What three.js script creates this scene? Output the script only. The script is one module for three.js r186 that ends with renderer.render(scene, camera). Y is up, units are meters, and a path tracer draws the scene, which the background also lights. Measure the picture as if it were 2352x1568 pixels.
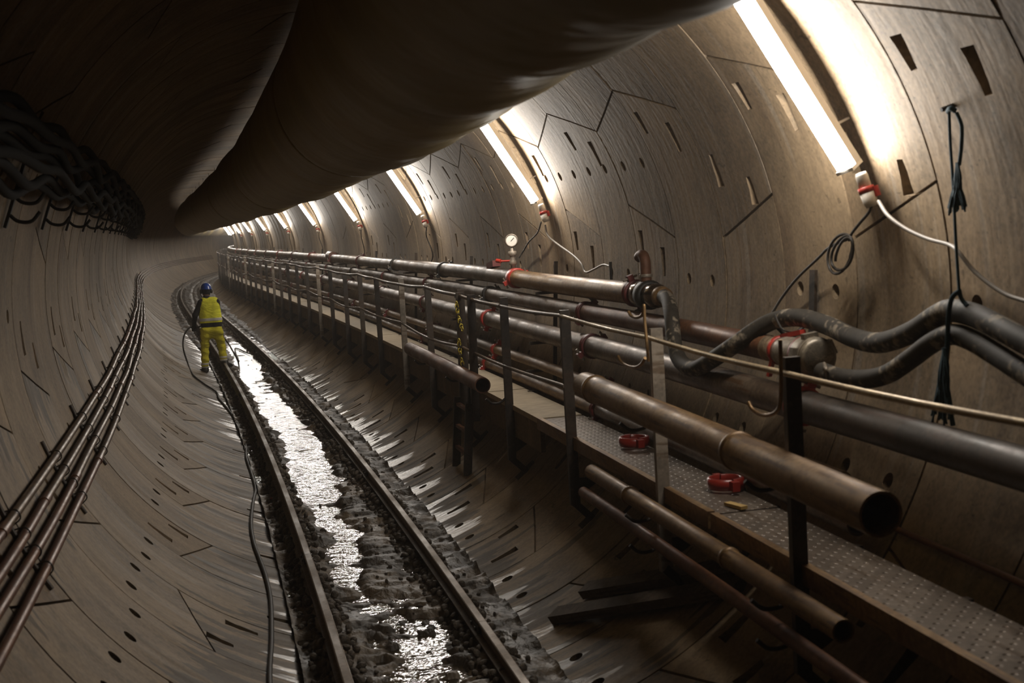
import * as THREE from 'three';
import { mergeGeometries } from 'three/addons/utils/BufferGeometryUtils.js';
import { RectAreaLightUniformsLib } from 'three/addons/lights/RectAreaLightUniformsLib.js';
import { MarchingCubes } from 'three/addons/objects/MarchingCubes.js';
import { Brush, Evaluator, SUBTRACTION } from 'three-bvh-csg';

// ------------------------------------------------------------------ camera, light, exposure
// Lengths are written in ring widths (one lining ring = 1) and turned into metres by U.
const U = 0.96, R = 2.604;
const FOCAL = 2900.17, PITCH = 0.08047, ROLL = 0.05853;
const YAW = -0.20296, GRADE = 0.015266, AC = 1.09506, HC = -0.5381, S0 = 6.0387;
const CAMY = R - HC;
const scene = new THREE.Scene();
scene.background = new THREE.Color(0, 0, 0);
const camera = new THREE.PerspectiveCamera(2 * Math.atan(784 / FOCAL) * 180 / Math.PI, 1.5, 0.1, 400);
camera.rotation.order = 'YXZ';
camera.rotation.set(-PITCH, 0, -ROLL);
camera.position.set(0, CAMY * U, 0);
camera.focus = 17;
camera.userData.fStop = 3.2;
scene.add(camera);
const renderer = new THREE.WebGLRenderer({ antialias: true });
renderer.toneMapping = THREE.LinearToneMapping;
renderer.toneMappingExposure = 0.88;
renderer.shadowMap.enabled = true;
RectAreaLightUniformsLib.init();
const LAMP_LIGHT = 52, LAMP_SIDE = 270, LAMP_GLOW = 28;      // radiance of the area light and of the diffuser
const LAMP_COLOR = new THREE.Color(1, 0.935, 0.85);
const HAZE = 0.0032;

// ------------------------------------------------------------------ small tools
let seed = 20177;
const rnd = () => { seed |= 0; seed = seed + 0x6D2B79F5 | 0; let t = Math.imul(seed ^ seed >>> 15, 1 | seed); t = t + Math.imul(t ^ t >>> 7, 61 | t) ^ t; return ((t ^ t >>> 14) >>> 0) / 4294967296; };
const rr = (a, b) => a + (b - a) * rnd();
const lerp = (a, b, t) => a + (b - a) * t, clamp = (x, a, b) => Math.min(b, Math.max(a, x));
const smooth = (a, b, x) => { const t = clamp((x - a) / (b - a), 0, 1); return t * t * (3 - 2 * t); };
const V = (x, y, z) => new THREE.Vector3(x, y, z);
const D2R = Math.PI / 180;
function piece(xs, ys, x) { if (x <= xs[0]) return ys[0]; for (let i = 1; i < xs.length; i++) if (x <= xs[i]) return lerp(ys[i - 1], ys[i], (x - xs[i - 1]) / (xs[i] - xs[i - 1])); return ys[ys.length - 1]; }

// ------------------------------------------------------------------ the tunnel's line: s along, a to the right of the axis, h above it
const SN = [0, 8, 16, 24, 32, 40, 50, 60, 75, 95, 120, 170];
const KN = [-0.00269, -0.003375, -0.002381, -0.001753, -0.001017, -0.000344, 0.000865, 0.002024, 0.0024, 0.0048, 0.0068, 0.0068];
const KV = [0.000011, 0.000056, -0.000061, -0.000115, -0.000077, -0.000052, -0.000028, 0.000006, 0.000021, 0.000014, 0, 0];
const PA = -14, PD = 0.1, PN = 1860, PX = [], PY = [], PZ = [], PT = [];
{
  let th = 0, g = 0, x = 0, y = 0, z = 0; const i0 = Math.round(-PA / PD), T = [], Gd = [];
  for (let i = 0; i < PN; i++) { const s = PA + i * PD; th += piece(SN, KN, s) * PD; g += piece(SN, KV, s) * PD; T.push(th); Gd.push(g); }
  const t0 = T[i0], g0 = Gd[i0];
  for (let i = 0; i < PN; i++) { const t = T[i] - t0 + YAW, gg = Gd[i] - g0 + GRADE; x += Math.sin(t) * PD; z += Math.cos(t) * PD; y += gg * PD; PX.push(x); PY.push(y); PZ.push(z); PT.push(t); }
  const x0 = PX[i0], y0 = PY[i0], z0 = PZ[i0];
  for (let i = 0; i < PN; i++) { PX[i] += AC * Math.cos(YAW) - x0; PY[i] += HC - y0; PZ[i] += -AC * Math.sin(YAW) - z0; }
}
function axis(s) { const f = clamp((s - PA) / PD, 0, PN - 1.001), i = Math.floor(f), t = f - i; return { x: lerp(PX[i], PX[i + 1], t), y: lerp(PY[i], PY[i + 1], t), z: lerp(PZ[i], PZ[i + 1], t), th: lerp(PT[i], PT[i + 1], t) }; }
// metres, y up
function W(s, a, h) { const p = axis(s), c = Math.cos(p.th), n = Math.sin(p.th); return V((p.x + a * c) * U, (p.y + h + CAMY) * U, -(p.z - a * n) * U); }
// local frame at (s,a,h): x right, y up, z back towards the camera; one local unit is a ring width
function frame(s, a = 0, h = 0, scale = U) {
  const p = axis(s), o = W(s, a, h), c = Math.cos(p.th), n = Math.sin(p.th);
  return new THREE.Matrix4().makeBasis(V(c, 0, n), V(0, 1, 0), V(-n, 0, c)).scale(V(scale, scale, scale)).setPosition(o);
}
const yawOf = s => -axis(s).th;
// a pixel of the photograph as a ray; hit() follows it to a surface given in (s,a,h)
function rayOf(px, py) {
  const u = px - 1176, v = py - 784, cr = Math.cos(ROLL), sr = Math.sin(ROLL), X = (cr * u - sr * v) / FOCAL, Y = -(sr * u + cr * v) / FOCAL, cp = Math.cos(PITCH), sp = Math.sin(PITCH);
  return [X, cp * Y - sp, sp * Y + cp];
}
function toLine(x, y, z) {
  let lo = 0, best = 1e9, bi = 0;
  for (let i = 0; i < PN; i += 20) { const d = (PX[i] - x) ** 2 + (PZ[i] - z) ** 2; if (d < best) { best = d; bi = i; } }
  lo = Math.max(0, bi - 20); const hi = Math.min(PN - 1, bi + 20); best = 1e9;
  for (let i = lo; i <= hi; i++) { const d = (PX[i] - x) ** 2 + (PZ[i] - z) ** 2; if (d < best) { best = d; bi = i; } }
  const th = PT[bi], dx = x - PX[bi], dz = z - PZ[bi], al = dx * Math.sin(th) + dz * Math.cos(th), s = PA + bi * PD + al;
  return [s, dx * Math.cos(th) - dz * Math.sin(th), y - axis(s).y];
}
function hit(px, py, fn, t0 = 1, t1 = 110) {
  const r = rayOf(px, py), f = t => fn(...toLine(r[0] * t, r[1] * t, r[2] * t)); let pt = t0, pv = f(t0);
  for (let i = 1; i <= 130; i++) {
    const t = t0 * (t1 / t0) ** (i / 130), v = f(t);
    if (pv * v <= 0) { let a = pt, b = t; for (let j = 0; j < 24; j++) { const m = (a + b) / 2; if (f(m) * pv <= 0) b = m; else a = m; } return toLine(r[0] * a, r[1] * a, r[2] * a); }
    pt = t; pv = v;
  }
  throw new Error('no surface at ' + px + ',' + py);
}
const onA = (px, py, A) => hit(px, py, (s, a) => a - A);
const onH = (px, py, H) => hit(px, py, (s, a, h) => h - H);
const onC = (px, py, r = R) => hit(px, py, (s, a, h) => Math.hypot(a, h) - r);
const W3 = p => W(p[0], p[1], p[2]);
const polar = (s, deg, r = R) => [s, r * Math.cos(deg * D2R), r * Math.sin(deg * D2R)];

// ------------------------------------------------------------------ objects
const taken = {};
function numbered(n) { const c = taken[n] = (taken[n] ?? -1) + 1; return c ? n + '_' + String(c).padStart(3, '0') : n; }
const inv = new WeakMap();
function thing(name, label, category, pos, turn = 0, group, kind) {
  const o = new THREE.Group(); o.name = numbered(name); o.position.copy(pos); o.rotation.y = turn; o.updateMatrix(); scene.add(o);
  inv.set(o, o.matrix.clone().invert()); o.userData = { label, category };
  if (group) o.userData.group = group; if (kind) o.userData.kind = kind;
  return o;
}
function shade(m) { m.castShadow = true; m.receiveShadow = true; return m; }
// geometry comes in world metres and is stored relative to its thing
function part(name, geo, mat, parent, label) {
  const g = Array.isArray(geo) ? (geo.length > 1 ? mergeGeometries(geo.map(x => x.index ? x.toNonIndexed() : x)) : geo[0]) : geo;
  let root = parent; while (root && !inv.has(root)) root = root.parent;
  const m = shade(new THREE.Mesh(g.clone().applyMatrix4(inv.get(root)), mat)); m.name = name; parent.add(m);
  if (label) m.userData.label = label;
  return m;
}
function structure(name, label) { const o = new THREE.Group(); o.name = name; o.userData = { kind: 'structure', label, category: 'structure' }; scene.add(o); inv.set(o, new THREE.Matrix4()); return o; }
function single(name, label, category, geo, mat, group, kind) {   // a thing of one mesh
  const g = (Array.isArray(geo) ? (geo.length > 1 ? mergeGeometries(geo.map(x => x.index ? x.toNonIndexed() : x)) : geo[0]) : geo).clone(); g.computeBoundingBox();
  const b = g.boundingBox, c = V((b.min.x + b.max.x) / 2, b.min.y, (b.min.z + b.max.z) / 2); g.translate(-c.x, -c.y, -c.z);
  const m = shade(new THREE.Mesh(g, mat)); m.name = numbered(name); m.position.copy(c); m.userData = { label, category };
  if (group) m.userData.group = group; if (kind) m.userData.kind = kind; scene.add(m); m.updateMatrix(); inv.set(m, m.matrix.clone().invert()); return m;
}

// ------------------------------------------------------------------ shapes (in world metres unless a matrix is given)
function build(pos, nor, uv, idx) { const g = new THREE.BufferGeometry(); g.setAttribute('position', new THREE.Float32BufferAttribute(pos, 3)); if (nor) g.setAttribute('normal', new THREE.Float32BufferAttribute(nor, 3)); g.setAttribute('uv', new THREE.Float32BufferAttribute(uv, 2)); g.setIndex(idx); if (!nor) g.computeVertexNormals(); return g; }
// round bar along points; r may be a function of 0..1; wall > 0 leaves it hollow and open
function tube(pts, r, seg = 12, { caps = true, wall = 0, closed = false } = {}) {
  const n = pts.length, rad = typeof r === 'function' ? r : () => r, T = [], N = [], L = [0];
  for (let i = 0; i < n; i++) { const a = pts[closed ? (i - 1 + n) % n : Math.max(0, i - 1)], b = pts[closed ? (i + 1) % n : Math.min(n - 1, i + 1)]; T.push(b.clone().sub(a).normalize()); if (i) L.push(L[i - 1] + pts[i].distanceTo(pts[i - 1])); }
  let u = Math.abs(T[0].y) < 0.9 ? V(0, 1, 0) : V(1, 0, 0); u.sub(T[0].clone().multiplyScalar(u.dot(T[0]))).normalize(); N.push(u);
  for (let i = 1; i < n; i++) { u = u.clone().sub(T[i].clone().multiplyScalar(u.dot(T[i]))).normalize(); N.push(u); }
  const out = [], shell = (sub, flip) => {
    const pos = [], nor = [], uv = [], idx = [];
    for (let i = 0; i < n; i++) { const B = T[i].clone().cross(N[i]), q = (rad(i / (n - 1)) - sub) * U; for (let j = 0; j <= seg; j++) { const t = j / seg * 2 * Math.PI, d = N[i].clone().multiplyScalar(Math.cos(t)).addScaledVector(B, Math.sin(t)); pos.push(pts[i].x + d.x * q, pts[i].y + d.y * q, pts[i].z + d.z * q); nor.push(...(flip ? d.negate() : d).toArray()); uv.push(L[i], j / seg * 2 * Math.PI * Math.max(q, 0.03)); } }
    for (let i = 0; i < n - 1; i++) for (let j = 0; j < seg; j++) { const a = i * (seg + 1) + j, b = a + seg + 1; flip ? idx.push(a, b, a + 1, a + 1, b, b + 1) : idx.push(a, a + 1, b, a + 1, b + 1, b); }
    out.push(build(pos, nor, uv, idx));
  };
  shell(0, false); if (wall) shell(wall, true);
  for (const e of closed || (!caps && !wall) ? [] : [0, n - 1]) {
    const pos = [], nor = [], uv = [], idx = [], q = rad(e ? 1 : 0) * U, q2 = wall ? q - wall * U : 0, B = T[e].clone().cross(N[e]), dir = T[e].clone().multiplyScalar(e ? 1 : -1);
    for (let j = 0; j <= seg; j++) { const t = j / seg * 2 * Math.PI, d = N[e].clone().multiplyScalar(Math.cos(t)).addScaledVector(B, Math.sin(t)); for (const z of [q, q2]) { pos.push(pts[e].x + d.x * z, pts[e].y + d.y * z, pts[e].z + d.z * z); nor.push(...dir.toArray()); uv.push(d.x * z, d.y * z); } }
    for (let j = 0; j < seg; j++) { const a = j * 2; e ? idx.push(a, a + 2, a + 1, a + 1, a + 2, a + 3) : idx.push(a, a + 1, a + 2, a + 1, a + 3, a + 2); }
    out.push(build(pos, nor, uv, idx));
  }
  return out.length > 1 ? mergeGeometries(out.map(g => g.toNonIndexed())) : out[0].toNonIndexed();
}
const curve = (pts, n = 40, tension = 0.5) => new THREE.CatmullRomCurve3(pts, false, 'catmullrom', tension).getPoints(n);
function run(s0, s1, a, h, step = 0.5) { const n = Math.max(1, Math.ceil((s1 - s0) / step)), A = typeof a === 'function' ? a : () => a, H = typeof h === 'function' ? h : () => h, o = []; for (let i = 0; i <= n; i++) { const s = lerp(s0, s1, i / n); o.push(W(s, A(s), H(s))); } return o; }
// box from (s,a,h) centre, size in a,h,s
function boxAt(s, a, h, wa, wh, ws, rot) { const g = new THREE.BoxGeometry(wa, wh, ws); fixBoxUv(g, wa, wh, ws); if (rot) g.applyMatrix4(rot); return g.applyMatrix4(frame(s, a, h)).toNonIndexed(); }
function fixBoxUv(g, x, y, z) { const uv = g.attributes.uv, s = [[z, y], [z, y], [x, z], [x, z], [x, y], [x, y]]; for (let i = 0; i < 24; i++) { const q = s[i >> 2]; uv.setXY(i, uv.getX(i) * q[0] * U, uv.getY(i) * q[1] * U); } }
// bar between two world points, rectangular section
function bar(p, q, w, d, up = V(0, 1, 0)) { const z = q.clone().sub(p), L = z.length(); z.normalize(); let x = up.clone().cross(z); if (x.length() < 1e-3) x = V(1, 0, 0).cross(z); x.normalize(); const y = z.clone().cross(x), g = new THREE.BoxGeometry(w * U, d * U, L); fixBoxUv(g, w, d, L / U); return g.applyMatrix4(new THREE.Matrix4().makeBasis(x, y, z).setPosition(p.clone().add(q).multiplyScalar(0.5))).toNonIndexed(); }
// closed profile [[da,dh],...] swept along the tunnel line
function sweep(s0, s1, a, h, prof, step = 0.25, uvk = 1) {
  const n = Math.max(1, Math.ceil((s1 - s0) / step)), m = prof.length, pos = [], uv = [], idx = []; let per = [0]; for (let j = 1; j <= m; j++) per.push(per[j - 1] + Math.hypot(prof[j % m][0] - prof[j - 1][0], prof[j % m][1] - prof[j - 1][1]));
  for (let i = 0; i <= n; i++) { const s = lerp(s0, s1, i / n); for (let j = 0; j < m; j++) for (const e of [0, 1]) { const q = prof[(j + e) % m], p = W(s, a + q[0], h + q[1]); pos.push(p.x, p.y, p.z); uv.push(s * U * uvk, per[j + e] * U * uvk); } }
  for (let i = 0; i < n; i++) for (let j = 0; j < m; j++) { const b = (i * m + j) * 2, c = b + m * 2; idx.push(b, b + 1, c, b + 1, c + 1, c); }
  const tri = THREE.ShapeUtils.triangulateShape(prof.map(q => new THREE.Vector2(q[0], q[1])), []);
  for (const [s, f] of [[s0, 0], [s1, 1]]) { const b = pos.length / 3; for (const q of prof) { const p = W(s, a + q[0], h + q[1]); pos.push(p.x, p.y, p.z); uv.push(q[0], q[1]); } for (const t of tri) f ? idx.push(b + t[0], b + t[1], b + t[2]) : idx.push(b + t[0], b + t[2], b + t[1]); }
  const g = build(pos, null, uv, idx).toNonIndexed(); g.computeVertexNormals(); return g;
}
function lathe(prof, seg, m) { return new THREE.LatheGeometry(prof.map(p => new THREE.Vector2(p[0], p[1])), seg).applyMatrix4(m).toNonIndexed(); }
const alongZ = new THREE.Matrix4().makeRotationX(Math.PI / 2);   // lathe axis y -> z

// ------------------------------------------------------------------ textures
function hash2(x, y, k) { let h = Math.imul(x, 374761393) + Math.imul(y, 668265263) + Math.imul(k, 2147483647 ^ 40503); h = Math.imul(h ^ h >>> 13, 1274126177); return ((h ^ h >>> 16) >>> 0) / 4294967296; }
function vnoise(x, y, px, py, k) { const xi = Math.floor(x), yi = Math.floor(y), u = x - xi, v = y - yi, f = u * u * (3 - 2 * u), g = v * v * (3 - 2 * v), m = (a, p) => ((a % p) + p) % p, x0 = m(xi, px), x1 = m(xi + 1, px), y0 = m(yi, py), y1 = m(yi + 1, py); return lerp(lerp(hash2(x0, y0, k), hash2(x1, y0, k), f), lerp(hash2(x0, y1, k), hash2(x1, y1, k), f), g); }
// fractal noise that tiles over 0..1, fx/fy cells in the first octave
function fbm(u, v, fx, fy, oct, k) { let s = 0, a = 0.5, t = 0; for (let i = 0; i < oct; i++) { s += a * vnoise(u * fx, v * fy, fx, fy, k + i); t += a; a *= 0.55; fx *= 2; fy *= 2; } return s / t; }
function texture(n, metres, fn, srgb) {
  const d = new Uint8Array(n * n * 4); for (let y = 0; y < n; y++) for (let x = 0; x < n; x++) { const c = fn(x / n, y / n), i = (y * n + x) * 4; if (typeof c === 'number') d[i] = d[i + 1] = d[i + 2] = clamp(c, 0, 1) * 255; else for (let k = 0; k < 3; k++) { const l = clamp(c[k], 0, 1); d[i + k] = 255 * (srgb ? (l <= 0.0031308 ? l * 12.92 : 1.055 * l ** (1 / 2.4) - 0.055) : l); } d[i + 3] = 255; }
  const t = new THREE.DataTexture(d, n, n); t.wrapS = t.wrapT = THREE.RepeatWrapping; t.magFilter = THREE.LinearFilter; t.minFilter = THREE.LinearMipmapLinearFilter; t.generateMipmaps = true; t.repeat.set(1 / metres, 1 / metres); if (srgb) t.colorSpace = THREE.SRGBColorSpace; t.needsUpdate = true; return t;
}
const std = o => new THREE.MeshStandardMaterial({ side: THREE.DoubleSide, ...o });
const mix3 = (a, b, t) => [lerp(a[0], b[0], t), lerp(a[1], b[1], t), lerp(a[2], b[2], t)];
// precast concrete: u runs along the tunnel, v round the ring, so smears and trowel lines run in v
const CON = [0.272, 0.196, 0.117];
const conA = texture(1024, 4, (u, v) => {
  const st = fbm(u, v, 90, 3, 3, 11), st2 = fbm(u, v, 34, 5, 3, 23), bl = fbm(u, v, 5, 4, 5, 37), gr = fbm(u, v, 240, 240, 2, 51), pore = vnoise(u * 170, v * 170, 170, 170, 71);
  const md = fbm(u, v, 26, 22, 4, 61);
  let k = 0.86 + 0.85 * (bl - 0.5) + 0.16 * (st - 0.5) + 0.26 * (st2 - 0.5) + 0.4 * (md - 0.5) + 0.5 * (gr - 0.5);
  if (pore > 0.94) k *= 0.62; const rust = smooth(0.62, 0.78, fbm(u, v, 9, 3, 4, 91)); const c = mix3(CON.map(x => x * k), [0.17 * k, 0.105 * k, 0.055 * k], rust * 0.55);
  const pale = smooth(0.66, 0.8, fbm(u, v, 40, 2, 3, 131)); return mix3(c, [0.36 * k, 0.31 * k, 0.25 * k], pale * 0.45);
}, true);
const conB = texture(512, 2, (u, v) => 0.5 + 0.5 * (fbm(u, v, 40, 26, 4, 7) - 0.5) + 0.35 * (fbm(u, v, 60, 3, 3, 17) - 0.5));
// lining round the invert: v = 0 lies under the track; films of water and smears of silt have ragged outlines
const wetD = v => Math.min(v, 1 - v) * 4.4, wetFilm = (u, v) => smooth(0.05, -0.04, wetD(v) - 0.85 - 1.1 * (fbm(u, v, 34, 4, 4, 5) - 0.5) - 0.9 * (fbm(u, v, 5, 5, 3, 8) - 0.5));
const wetR = texture(1024, 4.4, (u, v) => lerp(0.66 + 0.2 * (fbm(u, v, 60, 8, 3, 9) - 0.5), 0.2 + 0.16 * fbm(u, v, 40, 10, 3, 15), wetFilm(u, v)));
const wetA = texture(1024, 4.4, (u, v) => {
  const st = fbm(u, v, 70, 4, 4, 211), bl = fbm(u, v, 6, 6, 5, 237), md = fbm(u, v, 28, 24, 4, 243), gr = fbm(u, v, 240, 240, 2, 251), silt = smooth(0.0, -0.12, wetD(v) - 1.22 - 2.6 * (fbm(u, v, 40, 5, 4, 271) - 0.5) - 1.6 * (fbm(u, v, 6, 6, 4, 281) - 0.52));
  const k = 0.84 + 0.7 * (bl - 0.5) + 0.45 * (st - 0.5) + 0.35 * (md - 0.5) + 0.45 * (gr - 0.5); return mix3(CON.map(x => x * k), [0.06 * k, 0.043 * k, 0.026 * k], silt * 0.74);
}, true);
const tint = (m, k) => new THREE.Color().setRGB(k[0], k[1], k[2]);
const M = {};
M.lining = [[1, 1, 1], [0.95, 0.94, 0.95], [1.0, 0.98, 0.95], [0.91, 0.9, 0.9]].map(k => std({ map: conA, bumpMap: conB, bumpScale: 0.004, roughness: 0.72, color: tint(0, k) }));
M.wet = [[1, 1, 1], [0.94, 0.93, 0.92]].map(k => std({ map: wetA, roughnessMap: wetR, bumpMap: conB, bumpScale: 0.003, roughness: 1, color: tint(0, k) }));
M.grout = std({ color: new THREE.Color(0.05, 0.04, 0.03), roughness: 0.95 });
const rustT = (k, a, b, c) => texture(512, 1.2, (u, v) => { const n = fbm(u, v, 5, 8, 5, k), f = fbm(u, v, 60, 60, 3, k + 9), s = fbm(u, v, 3, 40, 3, k + 20); let o = mix3(a, b, smooth(0.38, 0.62, n * 0.8 + f * 0.2)); return mix3(o, c, smooth(0.58, 0.72, s * 0.6 + n * 0.4) * 0.8).map(x => x * (0.75 + 0.5 * f)); }, true);
const pipeRough = texture(512, 1.2, (u, v) => 0.24 + 0.4 * fbm(u, v, 6, 10, 5, 405) + 0.12 * fbm(u, v, 70, 70, 2, 431));
const steel = rustT(500, [0.095, 0.066, 0.046], [0.17, 0.125, 0.088], [0.10, 0.046, 0.018]), ochre = rustT(540, [0.17, 0.095, 0.038], [0.25, 0.155, 0.07], [0.10, 0.055, 0.03]), dark = rustT(580, [0.026, 0.018, 0.012], [0.048, 0.033, 0.022], [0.045, 0.02, 0.01]);
const metal = (map, o = {}) => std({ map, roughnessMap: pipeRough, roughness: 1, metalness: 0.55, bumpMap: pipeRough, bumpScale: 0.0012, ...o });
M.pipe = metal(steel); M.ochre = metal(ochre, { metalness: 0.35 }); M.dark = metal(dark, { metalness: 0.2 }); M.redbrown = metal(rustT(620, [0.12, 0.05, 0.025], [0.17, 0.075, 0.035], [0.07, 0.035, 0.02]), { metalness: 0.3 });
M.rail = metal(rustT(660, [0.15, 0.11, 0.075], [0.2, 0.15, 0.105], [0.09, 0.055, 0.03]), { metalness: 0.3 });
M.galv = metal(rustT(700, [0.2, 0.17, 0.135], [0.28, 0.235, 0.185], [0.11, 0.07, 0.04]), { metalness: 0.4 });
M.red = std({ color: new THREE.Color(0.36, 0.03, 0.018), roughness: 0.42 }); M.redMid = std({ color: new THREE.Color(0.2, 0.016, 0.01), roughness: 0.32 }); M.redDark = std({ color: new THREE.Color(0.13, 0.014, 0.01), roughness: 0.5 }); M.black = std({ color: new THREE.Color(0.018, 0.015, 0.012), roughness: 0.6 });
M.rubber = std({ map: texture(512, 1.1, (u, v) => { const n = fbm(u, v, 6, 5, 5, 741), f = fbm(u, v, 50, 50, 2, 751), m = smooth(0.5, 0.62, n * 0.75 + f * 0.25); return mix3([0.026, 0.021, 0.015], [0.2, 0.165, 0.12], m * 0.8).map(x => x * (0.6 + 0.8 * f)); }, true), roughness: 0.7, bumpMap: pipeRough, bumpScale: 0.002 });
M.cable = std({ color: new THREE.Color(0.03, 0.025, 0.02), roughness: 0.6 }); M.heavy = std({ color: new THREE.Color(0.007, 0.006, 0.005), roughness: 0.9 }); M.greyCable = std({ color: new THREE.Color(0.32, 0.29, 0.26), roughness: 0.5 });
M.white = std({ color: new THREE.Color(0.62, 0.58, 0.52), roughness: 0.45 }); M.housing = std({ color: new THREE.Color(0.5, 0.48, 0.45), roughness: 0.5 });
M.glow = std({ color: new THREE.Color(0.85, 0.85, 0.85), emissive: LAMP_COLOR, emissiveIntensity: LAMP_GLOW, roughness: 0.4 });
M.deck = std({ map: texture(512, 1.6, (u, v) => mix3([0.36, 0.285, 0.185], [0.46, 0.37, 0.25], fbm(u, v, 8, 4, 5, 801)).map(x => x * (0.7 + 0.5 * fbm(u, v, 60, 20, 3, 811))), true), roughness: 0.8, bumpMap: conB, bumpScale: 0.003 });
const buttons = texture(512, 0.46, (u, v) => { const q = 10, x = (u * q) % 1 - 0.5, y = (v * q) % 1 - 0.5, odd = (Math.floor(u * q) + Math.floor(v * q)) % 2; return odd ? clamp(1.3 - Math.hypot(x, y) * 4.2, 0, 1) : 0; });
M.plate = std({ map: rustT(840, [0.14, 0.11, 0.085], [0.21, 0.17, 0.135], [0.1, 0.066, 0.04]), roughness: 0.42, metalness: 0.45, bumpMap: buttons, bumpScale: 0.007 });
M.brass = metal(rustT(860, [0.3, 0.22, 0.12], [0.42, 0.32, 0.18], [0.16, 0.1, 0.05]), { metalness: 0.5 });
M.fascia = std({ map: conA, color: new THREE.Color(0.62, 0.58, 0.5), roughness: 0.85, bumpMap: conB, bumpScale: 0.003 });
M.fabric = std({ map: texture(512, 3, (u, v) => [0.27, 0.205, 0.085].map(x => x * (0.75 + 0.4 * fbm(u, v, 5, 5, 5, 901) + 0.12 * (fbm(u, v, 120, 120, 2, 911) - 0.5))), true), roughness: 0.55, bumpMap: texture(512, 4, (u, v) => fbm(u, v, 6, 5, 4, 921)), bumpScale: 0.05 });
M.wood = std({ map: rustT(930, [0.07, 0.05, 0.033], [0.11, 0.08, 0.055], [0.045, 0.03, 0.02]), roughness: 0.85 });
M.mud = std({ map: texture(1024, 2.2, (u, v) => { const n = fbm(u, v, 6, 9, 6, 951), f = fbm(u, v, 60, 70, 3, 961); return mix3([0.036, 0.026, 0.016], [0.12, 0.089, 0.057], smooth(0.38, 0.64, n)).map(x => x * (0.6 + 0.8 * f)); }, true), roughnessMap: texture(512, 2.2, (u, v) => 0.3 + 0.5 * fbm(u, v, 10, 14, 5, 971)), roughness: 1, bumpMap: texture(512, 1.1, (u, v) => fbm(u, v, 14, 18, 5, 981)), bumpScale: 0.02 });
M.water = new THREE.MeshPhysicalMaterial({ color: new THREE.Color(0.035, 0.026, 0.016), roughness: 0.04, ior: 1.45, bumpMap: texture(1024, 1.8, (u, v) => fbm(u, v, 34, 16, 4, 991)), bumpScale: 0.0085, side: THREE.DoubleSide });
M.rock = std({ map: rustT(1010, [0.04, 0.03, 0.02], [0.09, 0.068, 0.046], [0.055, 0.035, 0.02]), roughness: 0.7, bumpMap: conB, bumpScale: 0.006 });

// ------------------------------------------------------------------ the lining: precast rings of five segments and a key
const ringOff = deg => 0.25 * (1 - Math.cos(deg * D2R)) - 0.1 * Math.sin(deg * D2R);   // rings stand a little askew to the axis
// joints of ring k as [angle at mid width, slope]: slope +1 climbs with s, -1 falls; angles go down from the first to the last
function ringJoints(k) {
  const m = ((k % 2) + 2) % 2, c = Math.floor(k / 2);
  if (m) return [[55.8, -1], [33.3, 1], [-34.2, 1], [-101.7, 1], [-169.2, 1], [-236.7, 1]];
  if (k >= 4 && c % 4 !== 0 || k === 4 || k === 8) return [[100.5, 1], [33, -1], [10.4, 1], [-57.3, 1], [-125.4, 1], [-192, 1]];
  return [[78, -1], [10.4, -1], [-57, -1], [-125.4, -1], [-148.5, 1], [-214.5, -1]];
}
const TILT = 3.4, evaluator = new Evaluator(); evaluator.useGroups = false; evaluator.attributes = ['position', 'normal', 'uv'];
const ringPoint = (u, deg, r) => W3(polar(S0 + u + ringOff(deg), deg, r));
function segmentGeo(k, top, bot, r0, uo, vo) {
  const g = 0.008, gd = 0.22, nu = 2, nv = Math.max(4, Math.ceil((top[0] - bot[0]) / 3.2)), pos = [], uv = [], idx = [], id = (i, j, o) => (o * (nv + 1) + j) * (nu + 1) + i;
  for (const o of [0, 1]) for (let j = 0; j <= nv; j++) for (let i = 0; i <= nu; i++) {
    const f = lerp(g, 1 - g, i / nu), e = (f - 0.5) * 2 * TILT, t = top[0] + top[1] * e - gd, b = bot[0] + bot[1] * e + gd, deg = lerp(t, b, j / nv), p = ringPoint(k + f, deg, o ? R + 0.13 : r0);
    pos.push(p.x, p.y, p.z); uv.push((k + f) * U + uo, deg * D2R * R * U + vo);
  }
  const quad = (a, b, c, d) => idx.push(a, c, b, a, d, c);
  for (let j = 0; j < nv; j++) for (let i = 0; i < nu; i++) { quad(id(i, j, 0), id(i, j + 1, 0), id(i + 1, j + 1, 0), id(i + 1, j, 0)); quad(id(i, j, 1), id(i + 1, j, 1), id(i + 1, j + 1, 1), id(i, j + 1, 1)); }
  for (let j = 0; j < nv; j++) { quad(id(0, j, 0), id(0, j, 1), id(0, j + 1, 1), id(0, j + 1, 0)); quad(id(nu, j, 0), id(nu, j + 1, 0), id(nu, j + 1, 1), id(nu, j, 1)); }
  for (let i = 0; i < nu; i++) { quad(id(i, 0, 0), id(i + 1, 0, 0), id(i + 1, 0, 1), id(i, 0, 1)); quad(id(i, nv, 0), id(i, nv, 1), id(i + 1, nv, 1), id(i + 1, nv, 0)); }
  // smooth on the inner face, sharp at its edges
  const flat = build(pos, null, uv, idx).toNonIndexed(); flat.computeVertexNormals();
  const P = flat.attributes.position, N = flat.attributes.normal, inner = nu * nv * 12, a = axis(S0 + k + 0.5);
  for (let q = 0; q < inner; q++) { const f = Math.floor(q / 6) % 2; if (f) continue; const x = P.getX(q) / U, y = P.getY(q) / U - CAMY, z = -P.getZ(q) / U, l = toLine(x, y, z), d = Math.hypot(l[1], l[2]), c = Math.cos(a.th), n = Math.sin(a.th); N.setXYZ(q, -l[1] / d * c, -l[2] / d, -l[1] / d * n); }
  return flat;
}
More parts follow.
